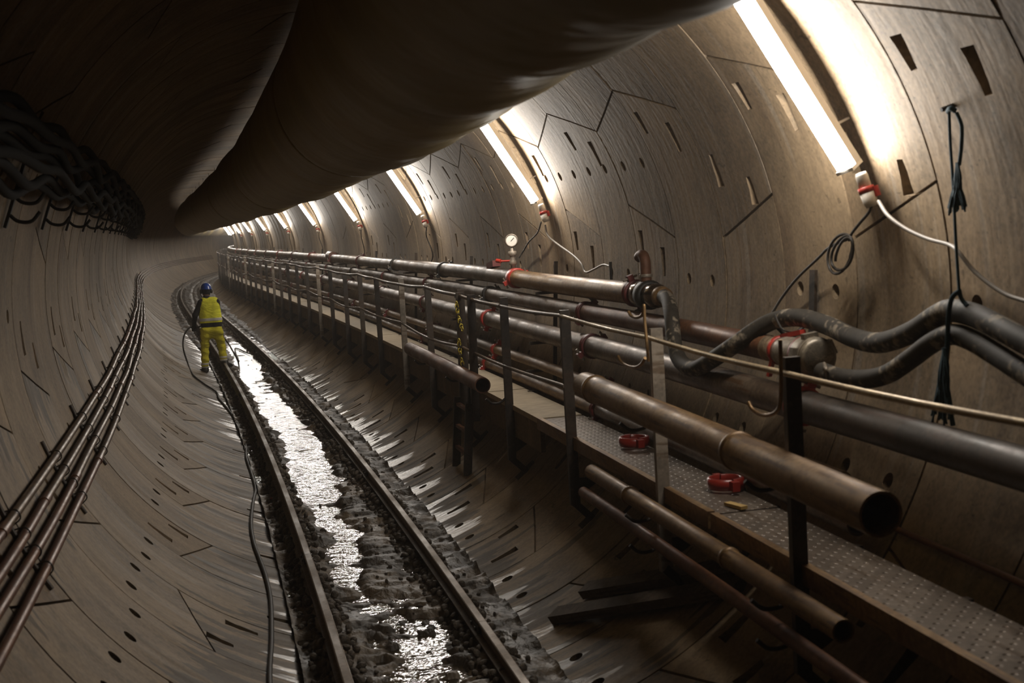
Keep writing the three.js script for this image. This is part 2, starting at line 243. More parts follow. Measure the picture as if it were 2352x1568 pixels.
function hexa(c) {   // eight points: four outer, four inner
  const F = [[0, 1, 2, 3], [7, 6, 5, 4], [0, 4, 5, 1], [1, 5, 6, 2], [2, 6, 7, 3], [3, 7, 4, 0]], pos = [], uv = [], mid = c.reduce((a, p) => a.add(p), V(0, 0, 0)).multiplyScalar(1 / 8);
  for (const f of F) for (const t of [[0, 1, 2], [0, 2, 3]]) { let q = t.map(i => c[f[i]]); const n = q[1].clone().sub(q[0]).cross(q[2].clone().sub(q[0])); if (n.dot(q[0].clone().sub(mid)) < 0) q = [q[0], q[2], q[1]]; for (const p of q) { pos.push(p.x, p.y, p.z); uv.push(p.x + p.z, p.y); } }
  const g = new THREE.BufferGeometry(); g.setAttribute('position', new THREE.Float32BufferAttribute(pos, 3)); g.setAttribute('uv', new THREE.Float32BufferAttribute(uv, 2)); g.computeVertexNormals(); return g;
}
function boltPocket(k, joint, which) {   // wide end next to the joint, floor rising towards it
  const [jc, sl] = joint, f = which ? 0.34 : 0.84, d0 = which ? 5.2 : 1.9, d1 = which ? 11 : 6.6, fk = sl > 0 ? f : 1.14 - f, near = jc - sl * d0, far = jc - sl * d1;
  const q = (u, deg, r) => ringPoint(k + u, deg, r);
  return hexa([q(fk - 0.06, near, R - 0.05), q(fk + 0.06, near, R - 0.05), q(fk + 0.035, far, R - 0.05), q(fk - 0.035, far, R - 0.05), q(fk - 0.05, near, R + 0.1), q(fk + 0.05, near, R + 0.1), q(fk + 0.028, far - sl * -0.4, R + 0.05), q(fk - 0.028, far - sl * -0.4, R + 0.05)]);
}
function socket(u, deg, rad) {
  const c = ringPoint(u, deg, R), i = ringPoint(u, deg, R - 0.06), n = c.clone().sub(i).normalize(), g = new THREE.CylinderGeometry(rad * U, rad * U * 0.9, 0.14 * U, 14);
  g.applyMatrix4(new THREE.Matrix4().makeRotationFromQuaternion(new THREE.Quaternion().setFromUnitVectors(V(0, 1, 0), n)).setPosition(c)); return g.toNonIndexed();
}
const sides = { right: structure('wall_right', 'grey precast concrete lining behind the pipes and lamps'), left: structure('wall_left', 'grey precast concrete lining carrying four thin pipes'), top: structure('ceiling', 'dark crown of the concrete tunnel lining above the duct'), floor: structure('floor', 'wet curved invert of the concrete lining beside the rails') };
const K0 = -9, K1 = 34, KC = 22;
for (let k = K0; k < K1; k++) {
  const J = ringJoints(k);
  for (let q = 0; q < 6; q++) {
    const top = J[q], bot = q < 5 ? J[q + 1] : [J[0][0] - 360, J[0][1]], mid = ((top[0] + bot[0]) / 2 + 540) % 360 - 180, low = mid < -48 && mid > -132;
    const side = low ? 'floor' : mid > 62 && mid < 140 ? 'top' : Math.abs(mid) < 90 ? 'right' : 'left';
    const wetSeg = mid < -40 && mid > -140; let g = segmentGeo(k, top, bot, R + rr(-0.003, 0.003), rr(0, 4), wetSeg ? (90 + Math.round((mid - (top[0] + bot[0]) / 2) / 360) * 360) * D2R * R * U : rr(0, 4));
    const visible = side !== 'top' && k > -5 && k < KC;
    if (visible) {
      const cut = [];
      for (const [jt, mine] of [[top, top[1] > 0], [bot, bot[1] < 0]]) if (mine) for (const w of [0, 1]) cut.push(boltPocket(k, jt, w));
      const wide = top[0] - bot[0] > 40, c = (top[0] + bot[0]) / 2;
      cut.push(socket(k + 0.28, c, 0.052), socket(k + 0.77, c, 0.052));
      if (wide && ((k % 2) + 2) % 2 === 1 && Math.abs(c) < 3 && k > 4) cut.push(socket(k + 0.28, 21.8, 0.052), socket(k + 0.77, 21.8, 0.052));
      let brush = new Brush(g); brush.updateMatrixWorld();
      for (const cg of cut) { const b = new Brush(cg); b.updateMatrixWorld(); brush = evaluator.evaluate(brush, b, SUBTRACTION); brush.updateMatrixWorld(); }
      g = brush.geometry.clone(); if (g.index) g = g.toNonIndexed();
    }
    const wet = wetSeg;
    const mat = wet ? M.wet[Math.floor(rnd() * 2)] : M.lining[Math.floor(rnd() * 4)];
    part('lining_segment', g, mat, sides[side]);
  }
}
{ // rings too far off to tell their segments apart, and the grout behind every joint
  const far = structure('wall_far', 'distant rings of the concrete lining where the tunnel bends right'), gs = [];
  for (let k = K1; k < 158; k++) {
    const nv = 56, pos = [], uv = [], idx = []; const uo = rr(0, 4), vo = rr(0, 4), r0 = R + rr(-0.006, 0.006);
    for (let j = 0; j <= nv; j++) for (const [f, r] of [[0.012, R + 0.06], [0.012, r0], [0.988, r0], [0.988, R + 0.06]]) { const p = ringPoint(k + f, j / nv * 360, r); pos.push(p.x, p.y, p.z); uv.push((k + f) * U + uo, j / nv * 2 * Math.PI * R * U + vo); }
    for (let j = 0; j < nv; j++) for (let i = 0; i < 3; i++) { const a = j * 4 + i, b = a + 4; idx.push(a, a + 1, b, a + 1, b + 1, b); }
    const g = build(pos, null, uv, idx).toNonIndexed(); gs.push(g);
  }
  const m = part('lining_rings', gs, M.lining[0], far); m.userData.kind = 'stuff';
  const shell = structure('wall_outer', 'mortar behind the joints of the lining'), pos = [], uv = [], idx = [], nv = 64, n = 340;
  for (let i = 0; i <= n; i++) for (let j = 0; j <= nv; j++) { const s = lerp(-10, 168, i / n), p = W3(polar(s, j / nv * 360, R + 0.045)); pos.push(p.x, p.y, p.z); uv.push(s, j); }
  for (let i = 0; i < n; i++) for (let j = 0; j < nv; j++) { const a = i * (nv + 1) + j, b = a + nv + 1; idx.push(a, a + 1, b, a + 1, b + 1, b); }
  // joints are 0.008 wide and the shell lies 0.045 behind, so pockets need it further back where they are cut
  const g = build(pos, null, uv, idx); const P = g.attributes.position;
  for (let i = 0; i <= n; i++) { const s = lerp(-10, 168, i / n); if (s < S0 + KC + 1.5) for (let j = 0; j <= nv; j++) { const p = W3(polar(s, j / nv * 360, R + 0.12)); P.setXYZ(i * (nv + 1) + j, p.x, p.y, p.z); } }
  g.computeVertexNormals(); part('mortar', g.toNonIndexed(), M.grout, shell);
}

// ------------------------------------------------------------------ track bed, water, rails
const RAILS = [[-0.585, 'left'], [0.435, 'right']], RAILH = -2.228, WATER = -2.462;
const noiseAt = (s, a, f, k) => fbm(((s * f) / 64) % 1, ((a * f) / 64 + 1) % 1, 64, 64, 3, k);
const PUD = [[4, -0.05, 0.16], [8.1, -0.05, 0.16], [9.4, 0.03, 0.17], [10.3, -0.2, -0.02], [10.8, -0.3, 0.14], [12.4, -0.13, 0.15], [13.2, -0.2, 0.09], [14.4, -0.17, 0.26], [18.3, 0.0, 0.24], [20.7, -0.1, 0.24], [27, -0.12, 0.22], [30.4, 0.05, 0.3], [36, 0.1, 0.2], [45, 0.0, 0.12], [56, -0.1, 0.04], [62, 0, 0]];
function mudH(s, a) {
  let h = WATER + 0.035 + 0.05 * (noiseAt(s * 1.0, a * 2.2 + 9, 2.4, 31) - 0.5) + 0.035 * (noiseAt(s, a * 2 + 3, 9, 47) - 0.5);
  const c = piece(PUD.map(p => p[0]), PUD.map(p => p[1]), s), w = piece(PUD.map(p => p[0]), PUD.map(p => p[2]), s), edge = Math.abs(a - c) - w + (s < 10.2 ? 0.75 : 0.2) * (noiseAt(s, a + 5, s < 10.2 ? 7 : 5, 61) - 0.5);
  h += 0.1 * (noiseAt(s, a * 0.5 + 2, 5.5, 83) - 0.5);
  h -= 0.06 * smooth(0.1, -0.05, edge);
  for (const [ra] of RAILS) h += 0.06 * smooth(0.13, 0.03, Math.abs(a - ra));
  if (a > 0.52 && s > 30 && s < 52) h -= 0.05; if (a < -0.66) h -= 0.02;
  h += 0.055 * smooth(33, 44, s) + (Math.abs(a) > 0.8 ? 0.02 : 0);
  return Math.min(h, RAILH - 0.112);
}
{
  const bed = thing('track_bed', 'dark wet mud and rubble bed lying between the two rails', 'mud', W(8, 0, -2.5), 0, null, 'structure'), pos = [], uv = [], idx = [], ss = [], na = 56; let s = 3; while (s < 120) { ss.push(s); s += s < 14 ? 0.025 : s < 30 ? 0.05 : s < 60 ? 0.14 : 0.5; }
  for (const q of ss) for (let j = 0; j <= na; j++) { const wide = lerp(0.82, 1.14, smooth(33, 42, q)), a = lerp(-wide, wide, j / na), p = W(q, a, mudH(q, a)); pos.push(p.x, p.y, p.z); uv.push(q * U, a * U); }
  for (let i = 0; i < ss.length - 1; i++) for (let j = 0; j < na; j++) { const a = i * (na + 1) + j, b = a + na + 1; idx.push(a, a + 1, b, a + 1, b + 1, b); }
  part('mud', build(pos, null, uv, idx), M.mud, bed);
  const wp = [], wu = [], wi = [], n = 330; for (let i = 0; i <= n; i++) { const q = lerp(3, 66, i / n); for (const a of [-0.8, 0.8]) { const p = W(q, a, WATER); wp.push(p.x, p.y, p.z); wu.push(q * U, a * U); } }
  for (let i = 0; i < n; i++) { const a = i * 2; wi.push(a, a + 1, a + 2, a + 1, a + 3, a + 2); }
  single('puddle', 'shallow rippled puddle glittering between the two rails', 'water', build(wp, null, wu, wi), M.water);
}
const railProf = [[-0.055, -0.11], [0.055, -0.11], [0.055, -0.1], [0.012, -0.088], [0.01, -0.034], [0.03, -0.026], [0.03, -0.005], [0.024, 0], [-0.024, 0], [-0.03, -0.005], [-0.03, -0.026], [-0.01, -0.034], [-0.012, -0.088], [-0.055, -0.1]];
for (const [a, side] of RAILS) {
  const joint = side === 'left' ? 16.9 : 14.5; let s = joint - 12; const ends = []; while (s < 118) { ends.push(s); s += 6; }
  for (let i = 0; i < ends.length - 1; i++) {
    const t = thing('rail', side === 'left' ? 'narrow rusty rail of the track, on the side of the trailing black hose' : 'narrow rusty rail of the track, on the walkway side', 'rail', W(ends[i], a, RAILH - 0.11), 0, 'rail lengths of the ' + side + ' rail');
    part('rail_bar', sweep(ends[i] + 0.003, ends[i + 1] - 0.003, a, RAILH, railProf, 0.3), M.rail, t);
    if (ends[i] < 60) for (const e of [-1, 1]) { const f = part('fishplate', boxAt(ends[i] + 0.12, a + e * 0.026, RAILH - 0.062, 0.022, 0.05, 0.26), M.dark, t); for (const z of [0.05, 0.19]) part('bolt', boxAt(ends[i] + z, a + e * 0.042, RAILH - 0.062, 0.014, 0.024, 0.024), M.dark, f); }
  }
}
{ // rubble along both sides of each rail
  const g = new THREE.IcosahedronGeometry(1, 1), p = g.attributes.position; for (let i = 0; i < p.count; i++) { const v = V().fromBufferAttribute(p, i), k = 0.78 + 0.4 * fbm((v.x + 1) / 2.3, (v.y + v.z + 2) / 4.3, 4, 4, 2, 77); p.setXYZ(i, v.x * k, v.y * k, v.z * k); } g.computeVertexNormals();
  const list = [];
  for (const [a] of RAILS) for (const e of [-1, 1]) for (let s = 5; s < 78; s += s < 30 ? 0.075 : 0.11) for (const ring of [0, 1]) { if (ring && rnd() < 0.45) continue; const q = a + e * (0.085 + ring * 0.07 + rr(-0.015, 0.02)), z = rr(0.022, 0.043) * (ring ? 0.8 : 1), ss = s + rr(-0.02, 0.02); if (Math.abs(q) > 0.79) continue; list.push([ss, q, mudH(ss, q) + z * 0.45, z]); }
  for (let i = 0; i < 900; i++) { const s = 5 + 45 * rnd() ** 1.6, q = rr(-0.78, 0.7), z = rr(0.008, 0.024); list.push([s, q, mudH(s, q) + z * 0.3, z]); }
  const m = shade(new THREE.InstancedMesh(g, M.rock, list.length)), d = new THREE.Object3D(), o = W(20, 0, -2.4); m.name = 'rubble'; m.userData = { label: 'dark crushed stones heaped along both sides of the rails', category: 'stones', kind: 'stuff' };
  list.forEach(([s, a, h, z], i) => { d.position.copy(W(s, a, h)).sub(o); d.rotation.set(rr(0, 6), rr(0, 6), rr(0, 6)); d.scale.set(z * U * rr(0.8, 1.3), z * U * rr(0.6, 1), z * U * rr(0.8, 1.3)); d.updateMatrix(); m.setMatrixAt(i, d.matrix); }); m.position.copy(o); scene.add(m);
}

// ------------------------------------------------------------------ lamps along the right wall
const LS = 6.677, LD = 6.944;
const lampFrame = s => {   // x across the fitting, y along it (up the wall), z out of its glowing face
  const lo = W3(polar(s, 16.9, 2.49)), hi = W3(polar(s, 47, 2.49)), y = hi.clone().sub(lo), L = y.length(); y.normalize();
  const c = lo.clone().add(hi).multiplyScalar(0.5), n = W(s, 0, 0).sub(c); n.sub(y.clone().multiplyScalar(n.dot(y))).normalize();
  const back = V().setFromMatrixColumn(frame(s), 2).normalize(), z = n.clone().multiplyScalar(Math.cos(0.36)).addScaledVector(back, Math.sin(0.36)).normalize(), x = y.clone().cross(z).normalize();
  return { m: new THREE.Matrix4().makeBasis(x, y, z).setPosition(c), L, lo, y, z, x, n };
};
function lamp(i) {
  const s = LS + LD * i, F = lampFrame(s), L = F.L, own = ['long white fluorescent lamp slanting above the coiled black cable', 'long white fluorescent lamp slanting above the pressure gauge'][i], t = thing('tunnel_lamp', own ?? 'long white fluorescent lamp slanting up the right lining beyond the gauge', 'lamp', F.lo.clone().addScaledVector(F.n, -0.08), 0, 'fluorescent lamps along the lining');
  const w = 0.062 * U;
  const body = new THREE.Shape([[-w, -0.055], [w, -0.055], [w * 1.05, 0], [-w * 1.05, 0]].map(p => new THREE.Vector2(p[0], p[1] * U)));
  const ext = (sh, a, b, seg = 1) => new THREE.ExtrudeGeometry(sh, { depth: b - a, bevelEnabled: false, curveSegments: 8 }).applyMatrix4(new THREE.Matrix4().makeBasis(V(1, 0, 0), V(0, 0, 1), V(0, -1, 0))).translate(0, 0, 0).applyMatrix4(new THREE.Matrix4().makeTranslation(0, b, 0)).applyMatrix4(F.m);
  part('housing', ext(body, -L / 2, L / 2), M.housing, t);
  const dif = new THREE.Shape(); dif.moveTo(-w, 0); dif.lineTo(w, 0); dif.lineTo(w, 0.018 * U); dif.quadraticCurveTo(w * 0.95, 0.05 * U, 0, 0.052 * U); dif.quadraticCurveTo(-w * 0.95, 0.05 * U, -w, 0.018 * U);
  part('diffuser', ext(dif, -L / 2 + 0.02, L / 2 - 0.02), M.glow, t, 'glowing white diffuser');
  for (const e of [-1, 1]) part('end_cap', new THREE.BoxGeometry(w * 2.1, 0.02, 0.1 * U).applyMatrix4(new THREE.Matrix4().makeTranslation(0, e * (L / 2 - 0.008), -0.004)).applyMatrix4(F.m), M.white, t);
  for (const e of [-0.3, 0.34]) { const p = V(0, e * L, -0.05 * U).applyMatrix4(F.m), l = toLine(p.x / U, p.y / U - CAMY, -p.z / U), d = Math.hypot(l[1], l[2]), q = W(l[0], l[1] / d * (R + 0.01), l[2] / d * (R + 0.01)); part('bracket', bar(p, q, 0.03, 0.012, F.y), M.housing, t); }
  const li = new THREE.RectAreaLight(LAMP_COLOR, LAMP_LIGHT, w * 1.9, L * 0.96), c = V(0, 0, 0.056 * U).applyMatrix4(F.m); li.quaternion.setFromRotationMatrix(new THREE.Matrix4().makeBasis(F.x.clone().negate(), F.y, F.z.clone().negate())); li.position.copy(c).sub(t.position); li.name = 'lamp_light'; li.castShadow = true; t.add(li);
  for (const e of [-1, 1]) {   // the diffuser's two side faces
    const sl = new THREE.RectAreaLight(LAMP_COLOR, LAMP_SIDE, 0.036 * U, L * 0.96), d = F.x.clone().multiplyScalar(e); sl.position.copy(V(e * (w + 0.006), 0, 0.02 * U).applyMatrix4(F.m)).sub(t.position); sl.quaternion.setFromRotationMatrix(new THREE.Matrix4().makeBasis(F.y.clone().cross(d.clone().negate()), F.y, d.clone().negate())); sl.name = 'lamp_side_light'; sl.castShadow = true; t.add(sl);
  }
  return F;
}
for (let i = 0; i < 17; i++) lamp(i);

// ------------------------------------------------------------------ ventilation duct under the crown
{
  const dh = s => piece([0, 5, 10, 16, 24, 40, 60], [1.81, 1.795, 1.705, 1.655, 1.605, 1.535, 1.49], s) - 0.015 * Math.sin(s * 0.9), da = s => 0.1 + 0.012 * Math.sin(s * 0.63 + 1), RD = 0.7;
  const t = thing('ventilation_duct', 'huge dark olive fabric ventilation duct hanging along the crown', 'duct', W(0, 0.1, 1.0));
  const LEN = 9.6;
  for (let s0 = -8; s0 < 140; s0 += LEN) {
    const n = s0 < 60 ? 48 : 20, seg = 44, pos = [], uv = [], idx = [];
    for (let i = 0; i <= n; i++) { const f = i / n, s = s0 + f * LEN, e = Math.min(f, 1 - f) * LEN, neck = 1 - 0.035 * Math.exp(-e * 9); for (let j = 0; j <= seg; j++) { const q = j / seg * 2 * Math.PI, fold = 0.008 * Math.sin(s * 5 + 3 * Math.sin(q)) * Math.max(0, -Math.sin(q) + 0.3) + 0.014 * (fbm(((s / 40) % 1 + 1) % 1, j / seg, 40, 8, 3, 333) - 0.5), r = RD * neck + fold, sag = 1 + 0.03 * Math.max(0, -Math.sin(q)), p = W(s, da(s) + r * Math.cos(q), dh(s) + r * Math.sin(q) * sag); pos.push(p.x, p.y, p.z); uv.push(s * U, q * RD * U); } }
    for (let i = 0; i < n; i++) for (let j = 0; j < seg; j++) { const a = i * (seg + 1) + j, b = a + seg + 1; idx.push(a, b, a + 1, a + 1, b, b + 1); }
    const d = part('duct_section', build(pos, null, uv, idx), M.fabric, t);
    const ring = []; for (let j = 0; j < 40; j++) { const q = j / 40 * 2 * Math.PI; ring.push(W(s0, da(s0) + (RD * 0.972) * Math.cos(q), dh(s0) + (RD * 0.972) * Math.sin(q) * (1 + 0.03 * Math.max(0, -Math.sin(q))))); }
    ring.push(ring[0]); part('seam_band', tube(ring, 0.016, 6, { caps: false }), M.fabric, d);
  }
  for (let s = -6; s < 60; s += 3.2) part('hanger_wire', tube([W(s, da(s), dh(s) + RD - 0.01), W(s, da(s), Math.sqrt(R * R - 0.02) - 0.005)], 0.006, 5), M.dark, t);
}

// ------------------------------------------------------------------ pipes
function coupling(s, a, h, r, m, t, name = 'coupling', lugTurn = 0.7) {   // grooved clamp with two bolted lugs
  const f = frame(s, a, h), c = part(name, [lathe([[r - 0.005, -0.042], [r + 0.016, -0.042], [r + 0.02, -0.03], [r + 0.012, -0.014], [r + 0.012, 0.014], [r + 0.02, 0.03], [r + 0.016, 0.042], [r - 0.005, 0.042]], 22, f.clone().multiply(alongZ)),
    ...[0, Math.PI].map(q => new THREE.BoxGeometry(0.06, 0.05, 0.06).applyMatrix4(new THREE.Matrix4().makeTranslation(r + 0.035, 0, 0)).applyMatrix4(new THREE.Matrix4().makeRotationZ(q + lugTurn)).applyMatrix4(f).toNonIndexed())], m, t);
  for (const q of [0, Math.PI]) part('bolt', new THREE.CylinderGeometry(0.011, 0.011, 0.13, 6).applyMatrix4(new THREE.Matrix4().makeTranslation(r + 0.04, 0, 0)).applyMatrix4(new THREE.Matrix4().makeRotationZ(q + lugTurn)).applyMatrix4(f).toNonIndexed(), M.galv, c);
  return c;
}
function pipeline(label, group, a, h, r, ends, mats, clampMat, own = []) {
  const sag = 0.012;
  for (let i = 0; i < ends.length - 1; i++) {
    const s0 = ends[i], s1 = ends[i + 1], y0 = rr(-sag, sag), hh = s => h + y0 * Math.sin((s - s0) / (s1 - s0) * Math.PI), t = thing('steel_pipe', own[i] ?? label, 'pipe', W(s0, a, h - r), 0, group);
    part('tube', tube(run(s0, s1, a, hh, s0 < 30 ? 0.4 : 1), r, s0 < 24 ? 22 : 12, { wall: 0.012 }), mats(i, s0), t);
    if (s0 < 64 && i) coupling(s0, a, h, r, clampMat(i, s0), t, 'coupling', rr(0.3, 1.2));
  }
}
const span = (first, d, to) => { const o = []; for (let s = first; s < to; s += d) o.push(s); return o; };
const tp = { a: 2.25, h: -0.13, r: 0.098 }, q2 = { a: 2.22, h: -0.365, r: 0.082 }, q3 = { a: 2.15, h: -0.655, r: 0.098 }, q4 = { a: 2.1, h: -0.995, r: 0.055 }, q5 = { a: 2.1, h: -1.205, r: 0.066 };
const redOr = (i, s) => s > 40 ? M.redDark : (i * 7 + Math.round(s)) % 3 ? M.redDark : M.black;
pipeline('thick steel pipe, uppermost of the stacked lines, in couplings', 'uppermost pipe line', tp.a, tp.h, tp.r, span(10.15, 4.07, 112), (i, s) => s < 12 ? M.ochre : i === 5 ? M.redbrown : M.pipe, (i, s) => i === 1 ? M.red : i === 2 || i === 3 ? M.black : M.redDark, ['ochre length of the uppermost pipe between end fitting and gauge', 'grey length of the uppermost pipe just beyond the gauge']);
pipeline('brown steel pipe in the second line below the gauge', 'second pipe line', q2.a, q2.h, q2.r, [7.5, ...span(11.49, 3.95, 112)], (i, s) => s < 9 ? M.redbrown : M.pipe, (i) => i < 2 ? M.redDark : redOr(i, 1), ['red-brown pipe length running into the muddy valve', 'wet brown pipe length behind the pale railing post']);
pipeline('thick steel pipe in the third line, with a long white highlight', 'third pipe line', q3.a, q3.h, q3.r, [-3, 2.8, 6.91, ...span(11.14, 4.1, 112)], (i, s) => i === 1 ? M.dark : M.pipe, (i, s) => i === 4 || i === 2 ? M.red : M.redDark, [, 'dark thick pipe length below the two rubber hoses', 'thick pipe length passing behind the broad dark post']);
pipeline('thin ochre steel pipe in the fourth line', 'fourth pipe line', q4.a, q4.h, q4.r, [6.35, 10.7, ...span(14.76, 3.9, 112)], (i) => i % 3 === 2 ? M.pipe : M.ochre, (i) => i === 2 ? M.red : M.redDark, ['thin ochre pipe length ending open behind the thick loose pipe']);
pipeline('ochre steel pipe lying lowest, along the walkway deck', 'lowest pipe line', q5.a, q5.h, q5.r, [6.2, 10.88, ...span(15.22, 4.1, 112)], (i) => i % 2 ? M.ochre : M.pipe, (i) => i === 2 ? M.red : i === 1 ? M.redDark : redOr(i, 2), ['dull pipe length lying beside the red ring clamp on the plates']);
// uprights with arms that carry the stacked pipes
for (let s = 12.97; s < 70; s += 4.07) {
  const t = thing('pipe_bracket', 'dark steel upright with arms carrying the stacked pipes', 'bracket', W(s, 2.4, -1.15), yawOf(s), 'pipe brackets on the lining');
  part('upright', [bar(W(s, 2.29, -1.2), W(s, 2.375, 0.08), 0.022, 0.04)], M.dark, t);
  for (const q of [tp, q2, q3, q4, q5]) part('arm', boxAt(s, (q.a + 2.37) / 2 - 0.02, q.h - q.r - 0.018, 2.4 - q.a + 0.16, 0.03, 0.04), M.dark, t);
}
// fitting at the open end of the uppermost line: two bulbs, a strap and a vent elbow
{
  const f = frame(10.0, tp.a, tp.h), t = thing('pipe_end_fitting', 'shiny bulbous end fitting with upright vent elbow on the uppermost pipe', 'fitting', W(10, tp.a, tp.h - 0.12));
  coupling(10.14, tp.a, tp.h, tp.r, M.redDark, t, 'coupling', 1.9);
  const bulb = (s, r, l, name, m) => part(name, lathe([[0, -l], [r * 0.7, -l * 0.92], [r, -l * 0.4], [r, l * 0.3], [r * 0.82, l * 0.85], [0, l]], 24, frame(s, tp.a, tp.h).multiply(alongZ)), m, t);
  bulb(9.99, 0.108, 0.12, 'bulb', metal(steel, { roughness: 0.5, metalness: 0.8 })); bulb(9.66, 0.1, 0.12, 'bulb', metal(steel, { roughness: 0.4, metalness: 0.9 }));
  part('strap', lathe([[0.09, -0.05], [0.122, -0.05], [0.122, 0.05], [0.09, 0.05]], 22, frame(9.83, tp.a, tp.h).multiply(alongZ)), M.black, t);
  part('hose_union', lathe([[0, -0.1], [0.075, -0.1], [0.085, -0.02], [0.07, 0.06], [0, 0.06]], 18, frame(9.5, tp.a, tp.h).multiply(alongZ)), M.ochre, t);
  const e = [[9.84, 0.02], [9.84, 0.1], [9.84, 0.2], [9.84, 0.265], [9.87, 0.315], [9.93, 0.325], [9.985, 0.305]].map(p => W(p[0], tp.a - 0.01, tp.h + p[1]));
  const el = part('vent_elbow', tube(curve(e, 24), 0.045, 14), M.redbrown, t); part('collar', lathe([[0.05, -0.012], [0.056, -0.012], [0.056, 0.012], [0.05, 0.012]], 18, frame(9.84, tp.a - 0.01, tp.h + 0.16)), M.galv, el);
  part('bleed_cock', [tube([W(9.99, tp.a, tp.h + 0.1), W(9.99, tp.a, tp.h + 0.16)], 0.014, 8), boxAt(9.99, tp.a, tp.h + 0.165, 0.05, 0.016, 0.016)], M.galv, t);
}
// gauge tee on the same line
{
  const s = 14.32, t = thing('pressure_gauge', 'round white pressure gauge on a tee above the uppermost pipe', 'gauge', W(s, tp.a, tp.h + tp.r)), F = (h, a = tp.a) => frame(s, a, h);
  part('saddle', lathe([[tp.r, -0.07], [tp.r + 0.02, -0.07], [tp.r + 0.02, 0.07], [tp.r, 0.07]], 22, frame(s - 0.12, tp.a, tp.h).multiply(alongZ)), M.red, t);
  part('stem', lathe([[0.001, 0], [0.03, 0], [0.03, 0.05], [0.045, 0.06], [0.045, 0.1], [0.034, 0.11], [0.034, 0.16], [0.05, 0.17], [0.05, 0.21], [0.02, 0.22], [0.016, 0.26], [0.001, 0.26]], 16, F(tp.h + tp.r)), M.galv, t);
  const v = part('valve_handle', [tube([W(s, tp.a - 0.03, tp.h + 0.2), W(s + 0.05, tp.a - 0.13, tp.h + 0.2)], 0.012, 8), tube([W(s + 0.05, tp.a - 0.13, tp.h + 0.2), W(s + 0.1, tp.a - 0.17, tp.h + 0.21)], 0.024, 8)], M.red, t);
  const face = frame(s, tp.a, tp.h + 0.435).multiply(new THREE.Matrix4().makeRotationY(-0.35)).multiply(alongZ);
  const cs = part('case', lathe([[0, -0.03], [0.07, -0.03], [0.078, -0.02], [0.078, 0.025], [0.07, 0.03], [0.064, 0.03], [0.064, 0.02], [0, 0.02]], 26, face), M.galv, t);
  part('dial', new THREE.CylinderGeometry(0.063, 0.063, 0.004, 26).applyMatrix4(face.clone().multiply(new THREE.Matrix4().makeTranslation(0, 0.023, 0))).toNonIndexed(), M.white, cs, 'white dial');
  part('needle', new THREE.BoxGeometry(0.006, 0.004, 0.055).applyMatrix4(face.clone().multiply(new THREE.Matrix4().makeTranslation(0.012, 0.028, -0.012)).multiply(new THREE.Matrix4().makeRotationY(-0.8))).toNonIndexed(), M.black, cs);
  single('red_toolbox', 'small dark red box lying on the uppermost pipe beside the gauge', 'box', [boxAt(15.25, tp.a - 0.01, tp.h + tp.r + 0.035, 0.1, 0.075, 0.34, new THREE.Matrix4().makeRotationX(-0.12))], M.redDark);
}
// elbow seen further along the same line
single('pipe_elbow', 'short rusty elbow pipe turning into the lining from the uppermost line', 'pipe', tube(curve([W(30.6, tp.a, tp.h + 0.05), W(31.3, tp.a + 0.02, tp.h + 0.06), W(31.9, tp.a + 0.14, tp.h + 0.05), W(32.1, 2.55, tp.h)], 20), 0.11, 14), M.redbrown);

// loose pipes on the track side of the railing
function loose(label, p, q, r, m, wall = 0.012, dent) { const t = thing('loose_pipe', label, 'pipe', W3(p)); const pts = []; for (let i = 0; i <= 10; i++) pts.push(W(lerp(p[0], q[0], i / 10), lerp(p[1], q[1], i / 10), lerp(p[2], q[2], i / 10))); part('tube', tube(pts, r, 26, { wall }), m, t); if (dent) for (const d of dent) part('weld_ring', lathe([[r - 0.004, -0.02], [r + 0.009, -0.012], [r + 0.009, 0.012], [r - 0.004, 0.02]], 26, frame(d, lerp(p[1], q[1], (d - p[0]) / (q[0] - p[0])), lerp(p[2], q[2], (d - p[0]) / (q[0] - p[0]))).multiply(alongZ)), m, t); return t; }
loose('thick loose pipe with open end resting on hooks outside the railing', [4.72, 1.425, -0.755], [9.0, 1.425, -0.712], 0.099, M.ochre, 0.012, [6.2, 8.75]);
loose('slim rusty pipe hung below the deck edge outside the railing', [5.1, 1.43, -1.37], [8.98, 1.43, -1.36], 0.055, M.ochre, 0.01, [6.4, 8.1]);
loose('dark slim pipe hung lowest below the deck edge', [4.4, 1.45, -1.6], [9.3, 1.45, -1.58], 0.042, M.redbrown);
loose('short rusty pipe with open end on the brackets beside the ladder', [12.75, 1.45, -1.145], [17.1, 1.45, -1.13], 0.085, M.redbrown, 0.012);
single('handrail_conduit', 'thin brown conduit running low along the lining by the deck', 'conduit', tube(run(1.5, 6.3, 2.26, -1.22), 0.018, 10), M.redbrown);

